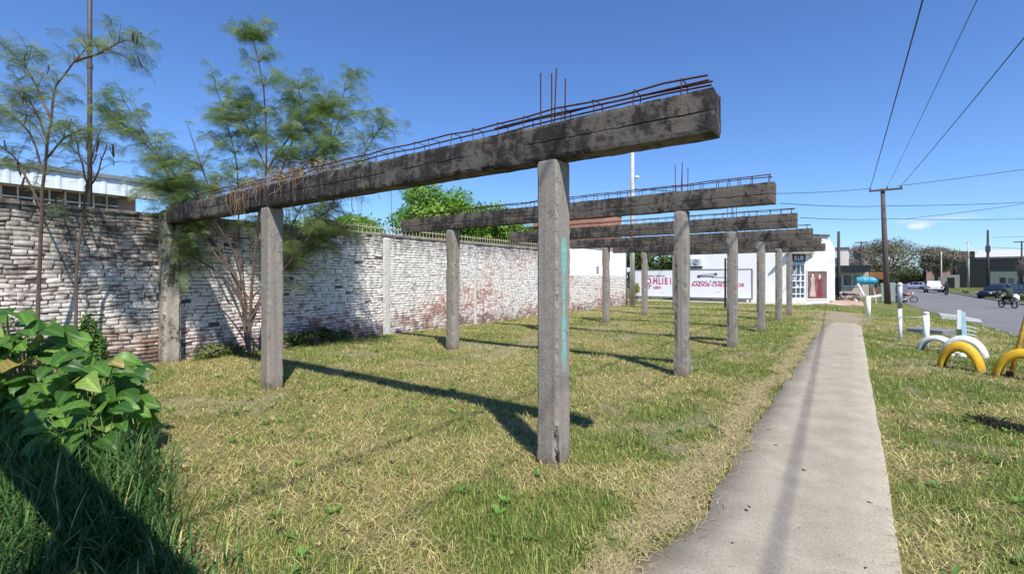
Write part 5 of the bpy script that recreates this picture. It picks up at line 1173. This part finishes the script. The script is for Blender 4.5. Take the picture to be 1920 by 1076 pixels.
# ---------------------------------------------------------------- vehicles
TYR = plain('tyre_rubber', (.018, .018, .018), .85, 0, .2, 20); RIM = plain('wheel_rim', (.32, .33, .34), .35, .7); CGL = NT('car_glass').fin((.018, .024, .034), .06, 0, .9)
RED = plain('tail_lamp', (.35, .01, .01), .3); LMP = plain('head_lamp', (.7, .7, .68), .2); PLATE = plain('number_plate', (.55, .55, .53), .5)
def car(loc, rz, label, cat, paint, kind):
    r = thing('parked_car' if kind == 'suv' else 'pickup_truck' if kind == 'pickup' else 'car', loc, label, cat, rz)
    # profile: x from rear (-) to front (+): (x, lower, belt, half width)
    P = {'suv': (4.5, .88, [(-2.2, .42, .80, .72), (-2.12, .34, 1.00, .84), (-1.6, .26, 1.03, .88), (0, .25, 1.00, .90), (.95, .26, .97, .89), (1.7, .28, .90, .86), (2.1, .34, .80, .80), (2.25, .42, .62, .62)],
          [(-2.08, 1.0, 1.02), (-1.78, 1.0, 1.58), (-1.2, 1.0, 1.68), (.1, .98, 1.66), (.62, .97, 1.50), (1.22, .95, .97)]),
         'hatch': (4.2, .84, [(-2.0, .42, .80, .68), (-1.92, .32, .92, .80), (-1.3, .24, .93, .84), (0, .22, .92, .85), (.9, .23, .88, .84), (1.6, .26, .80, .82), (2.0, .32, .68, .74), (2.1, .42, .56, .6)],
          [(-1.85, .9, .93), (-1.4, .9, 1.36), (-.9, .9, 1.45), (.1, .9, 1.45), (.5, .88, 1.34), (1.15, .86, .90)]),
         'pickup': (5.2, .92, [(-2.6, .50, .95, .86), (-2.55, .40, 1.08, .92), (-1.2, .38, 1.10, .93), (0, .34, 1.10, .93), (1.2, .34, 1.08, .92), (2.0, .36, 1.03, .90), (2.45, .44, .92, .84), (2.6, .52, .75, .70)],
          [(-.95, 1.08, 1.12), (-.75, 1.08, 1.70), (-.4, 1.08, 1.78), (.45, 1.08, 1.77), (.85, 1.08, 1.62), (1.45, 1.07, 1.10)])}[kind]
    Lc, _, st, cab = P; V = []; F = []; n = 10
    for x, lo, be, hw in st:
        for a, z in ((-.86, lo), (-1.0, lo+.12), (-1.02, (lo+be)/2), (-.98, be-.10), (-.90, be), (.90, be), (.98, be-.10), (1.02, (lo+be)/2), (1.0, lo+.12), (.86, lo)): V.append((x, a*hw, z))
    for i in range(len(st)-1):
        for k in range(n): F.append((i*n+k, i*n+(k+1) % n, i*n+n+(k+1) % n, i*n+n+k))
    F += [tuple(range(n-1, -1, -1)), tuple(range((len(st)-1)*n, len(st)*n))]
    MB().add(V, F).build('body', paint, r, smooth=False)
    V = []; F = []; hw = st[3][3]
    for x, zb_, zt in cab:
        k = (zt-zb_)/.7; V += [(x, -hw*.93, zb_), (x, -hw*(.93-.14*k), zt), (x, hw*(.93-.14*k), zt), (x, hw*.93, zb_)]
    for i in range(len(cab)-1):
        a = i*4; F += [(a, a+4, a+5, a+1), (a+1, a+5, a+6, a+2), (a+2, a+6, a+7, a+3)]
    F += [(0, 1, 2, 3)]; MB().add(V, F).build('cabin', paint, r)
    g = MB()  # glass, slightly proud of the cabin
    def qd(p0, p1, p2, p3, off):
        c = (Vector(p0)+Vector(p1)+Vector(p2)+Vector(p3))/4; g.add([c+(Vector(p)-c)*.86+Vector(off) for p in (p0, p1, p2, p3)], [(0, 1, 2, 3)])
    A = [Vector(v) for v in V]; m_ = len(cab)-1
    qd(A[m_*4-4+1], A[m_*4+1], A[m_*4+2], A[m_*4-4+2], (.012, 0, .014)); qd(A[m_*4-4+0]*0+A[0], A[1], A[2], A[3], (-.014, 0, .004)) if kind == 'pickup' else qd(A[0], A[5], A[6], A[3], (-.016, 0, .012))
    g.build('windscreen', CGL, r); g = MB()
    for sgn, a, b in ((-1, 0, 1), (1, 3, 2)):
        for i0, i1 in ((1, 2), (2, 3), (3, 4)): qd(A[i0*4+a]+Vector((0, 0, .03)), A[i1*4+a]+Vector((0, 0, .03)), A[i1*4+b], A[i0*4+b], (0, sgn*.012, 0))
    g.build('side_windows', CGL, r)
    wr = .36 if kind != 'hatch' else .30
    for x in (-Lc*.30, Lc*.31):
        for s in (-1, 1):
            w_ = MB().lathe([(wr*.62, -.11), (wr*.92, -.11), (wr, -.06), (wr, .06), (wr*.92, .11), (wr*.62, .11)], (x, s*(hw-.07), wr), 'Y', 18).build('wheel', TYR, r); MB().lathe([(0, -.09), (wr*.62, -.10), (wr*.62, .10), (0, .09)], (x, s*(hw-.07), wr), 'Y', 14).build('rim', RIM, w_)
            MB().lathe([(wr*1.12, -.02), (wr*1.14, .02), (0, .02)], (x, s*(hw+.006)-.0, wr+.02), 'Y', 18).build('wheel_arch', TYR, r)
    for s in (-1, 1):
        MB().box(st[0][0]-.03, st[0][0]+.06, s*hw*.78-.10, s*hw*.78+.10, .72, .98 if kind != 'hatch' else .84, 0, .01).build('tail_light', RED, r)
        MB().box(st[-1][0]-.16, st[-1][0]-.02, s*hw*.72-.13, s*hw*.72+.13, .60, .76, 0, .01).build('headlight', LMP, r)
        MB().box(.75, .93, s*(hw+.04)-.06, s*(hw+.04)+.06, 1.0, 1.14, 0, .02).build('mirror', paint, r)
    box('bumper', plain('bumper_dark', (.04, .04, .045), .6), r, st[0][0]-.10, st[0][0]+.05, -hw*.9, hw*.9, .38, .58, .02); box('number_plate', PLATE, r, st[0][0]-.115, st[0][0]-.102, -.2, .2, .60, .72)
    if kind == 'pickup': box('tailgate_rail', TYR, r, -2.57, -1.0, -.9, -.84, 1.09, 1.16)
    return r
car((13.2, 74.0, -.75), R(222), 'dark grey car parked on the verge across the street', 'car', plain('dark_car_paint', (.022, .026, .036), .25, .3, .1, 3, 0, .6), 'suv')
car((10.1, 98.5, -.74), R(90), 'white pickup truck driving away down the street', 'pickup', plain('white_car_paint', (.72, .73, .75), .25, 0, .04, 3, 0, .6), 'pickup')
car((9.7, 121, -.74), R(160), 'pale blue grey car far down the street, left of the white pickup', 'car', plain('pale_blue_paint_car', (.42, .45, .56), .25, .1, .04, 3, 0, .6), 'hatch')
car((4.75, 100.5, -.74), R(95), 'silver car parked at the left kerb beyond the cabinets', 'car', plain('silver_paint', (.36, .38, .42), .25, .4, .04, 3, 0, .6), 'hatch')
SEATM = plain('black_vinyl', (.015, .015, .016), .5); CHR = plain('chrome', (.45, .45, .46), .25, .9)
def motorcycle(loc, rz, label, paint):
    r = thing('motorcycle', loc, label, 'motorcycle', rz)
    for x in (-.62, .62):
        n = 20; w_ = MB(); prof = [(.245, -.035), (.285, -.045), (.31, 0), (.285, .045), (.245, .035)]; w_.lathe(prof+[prof[0]], (x, 0, .31), 'Y', n); w = w_.build('wheel', TYR, r, smooth=True)
        s = MB(); [s.tube([(x, 0, .31), (x+.25*math.cos(k*.785), 0, .31+.25*math.sin(k*.785))], .008, 4) for k in range(8)]; s.lathe([(0, -.06), (.05, -.06), (.05, .06), (0, .06)], (x, 0, .31), 'Y', 10); s.build('spokes', CHR, w)
    m = MB(); m.tube([(-.62, -.07, .31), (-.1, -.09, .38), (.15, -.08, .42)], .022, 6).tube([(-.62, .07, .31), (-.1, .09, .38), (.15, .08, .42)], .022, 6).tube([(-.05, 0, .32), (.36, 0, .80), (-.25, 0, .70), (-.62, 0, .72)], .025, 6)
    m.build('frame', SEATM, r); m = MB(); [m.tube([(.62, s*.06, .31), (.42, s*.06, .88)], .02, 6) for s in (-1, 1)]; m.build('fork', CHR, r)
    m = MB(); m.tube([(.40, -.36, .99), (.42, -.14, .92), (.42, .14, .92), (.40, .36, .99)], .014, 6); m.build('handlebar', SEATM, r)
    MB().lathe([(0, -.24), (.09, -.20), (.13, -.05), (.14, .08), (.10, .22), (0, .26)], (.14, 0, .76), 'X', 12).build('tank', paint, r, smooth=True)
    MB().box(-.62, .0, -.12, .12, .74, .83, 0, .03).build('seat', SEATM, r); MB().box(-.12, .18, -.13, .13, .26, .54, 0, .04).build('engine', RIM, r)
    MB().tube([(.05, -.14, .32), (-.3, -.17, .28), (-.7, -.18, .36)], [.02, .035, .04], 8).build('exhaust', CHR, r)
    MB().lathe([(0, .12), (.08, .10), (.09, 0), (.04, -.06), (0, -.07)], (.46, 0, .86), 'X', 12).build('headlight', LMP, r, smooth=True)
    m = MB(); [m.box(x-.28, x+.26, -.05, .05, .635, .655, 0, .004) for x in (-.66, .64)]; m.box(-.9, -.62, -.06, .06, .70, .78, 0, .02); m.build('mudguard', paint, r); return r
REDP = plain('faded_red_paint', (.50, .12, .08), .4, 0, .1, 6); BLKP = plain('black_bike_paint', (.02, .02, .03), .3)
motorcycle((3.95, 57.3, tz(3.95, 57.3)+.0), R(12), 'faded red motorcycle parked on the grass by the road edge', REDP)
motorcycle((-.45, 50.8, tz(-.45, 50.8)+.03), R(160), 'black motorcycle parked on the pavement left of the blue drum', BLKP)
m1 = motorcycle((9.36, 50.4, tz(9.36, 50.4)+.012), R(112), 'black motorcycle ridden away along the street past the dark car', BLKP)
m2 = motorcycle((9.9, 84.0, -.735), R(92), 'dark motorcycle riding close behind the white pickup', BLKP)
def skin_body(name, parent, verts, edges, radii, mats, lv=1):
    me = bpy.data.meshes.new(name); me.from_pydata(verts, edges, []); o = link_mesh(name, me, mats, parent)
    md = o.modifiers.new('skin', 'SKIN'); md.use_smooth_shade = True
    for i, rr_ in enumerate(radii): me.skin_vertices[0].data[i].radius = (rr_, rr_)
    me.skin_vertices[0].data[0].use_root = True
    s = o.modifiers.new('sub', 'SUBSURF'); s.levels = lv; s.render_levels = lv; return o
SKN = plain('skin_tone', (.33, .19, .13), .6)
def rider(bike, label, shirt, trouser, bag=True):
    r = thing('person', bike.location, label, 'person', bike.rotation_euler.z)
    V = [(-.22, 0, .92), (-.20, 0, 1.12), (-.14, 0, 1.34), (-.10, 0, 1.46), (-.07, 0, 1.55)]; E = [(0, 1), (1, 2), (2, 3), (3, 4)]; Rd = [.15, .14, .16, .08, .06]; hands = []
    for s in (-1, 1):
        b = len(V); V += [(-.12, s*.19, 1.40), (.06, s*.27, 1.20), (.28, s*.31, 1.05), (.38, s*.33, 1.01)]; E += [(2, b), (b, b+1), (b+1, b+2), (b+2, b+3)]; Rd += [.065, .05, .036, .034]
        b = len(V); V += [(-.14, s*.12, .88), (.20, s*.20, .80), (.06, s*.21, .40), (.18, s*.21, .34)]; E += [(0, b), (b, b+1), (b+1, b+2), (b+2, b+3)]; Rd += [.10, .075, .05, .04]
    skin_body('body', r, V, E, Rd, [shirt])
    MB().lathe([(0, .80-.68), (.09, .09), (.125, 0), (.12, -.08), (.08, -.13), (0, -.14)], (-.03, 0, 1.68), 'Z', 14).build('helmet', BLKP, r, smooth=True)
    for s in (-1, 1):
        V = [(-.14, s*.12, .885), (.20, s*.20, .80), (.06, s*.21, .42)]; skin_body('trouser_leg', r, V, [(0, 1), (1, 2)], [.112, .088, .065], [trouser])
        MB().box(.02, .28, s*.21-.05, s*.21+.05, .28, .38, 0, .02).build('shoe', SEATM, r)
        h = MB(); h.box(.35, .44, s*.33-.04, s*.33+.04, .985, 1.03, 0, .012); [h.tube([(.42, s*.33-.03+.02*k, 1.02), (.46, s*.33-.03+.02*k, 1.0), (.45, s*.33-.03+.02*k, .965)], .009, 5) for k in range(4)]; h.tube([(.37, s*.29, 1.0), (.41, s*.285, .98)], .010, 5); h.build('hand', SKN, r)
    return r
JK = plain('dark_green_jacket', (.035, .05, .04), .85); TR = plain('black_trousers', (.015, .015, .02), .85)
rider(m1, 'person in a dark green jacket and helmet riding a motorcycle in the street', JK, TR); rider(m2, 'distant person in black riding behind the white pickup', plain('black_shirt', (.02, .02, .025), .85), TR)
bg_ = thing('white_bag', (9.75, 50.25, tz(9.75, 50.25)+.62), 'white bag hanging at the right side of the near motorcyclist', 'bag')
MB().lathe([(0, .30), (.10, .27), (.19, .14), (.20, -.05), (.14, -.19), (0, -.22)], (0, 0, .15), 'Z', 12).build('sack', WHT, bg_, smooth=True); MB().tube([(-.1, 0, .42), (-.22, 0, .62), (-.35, .05, .60)], .012, 5).build('handle', WHT, bg_)
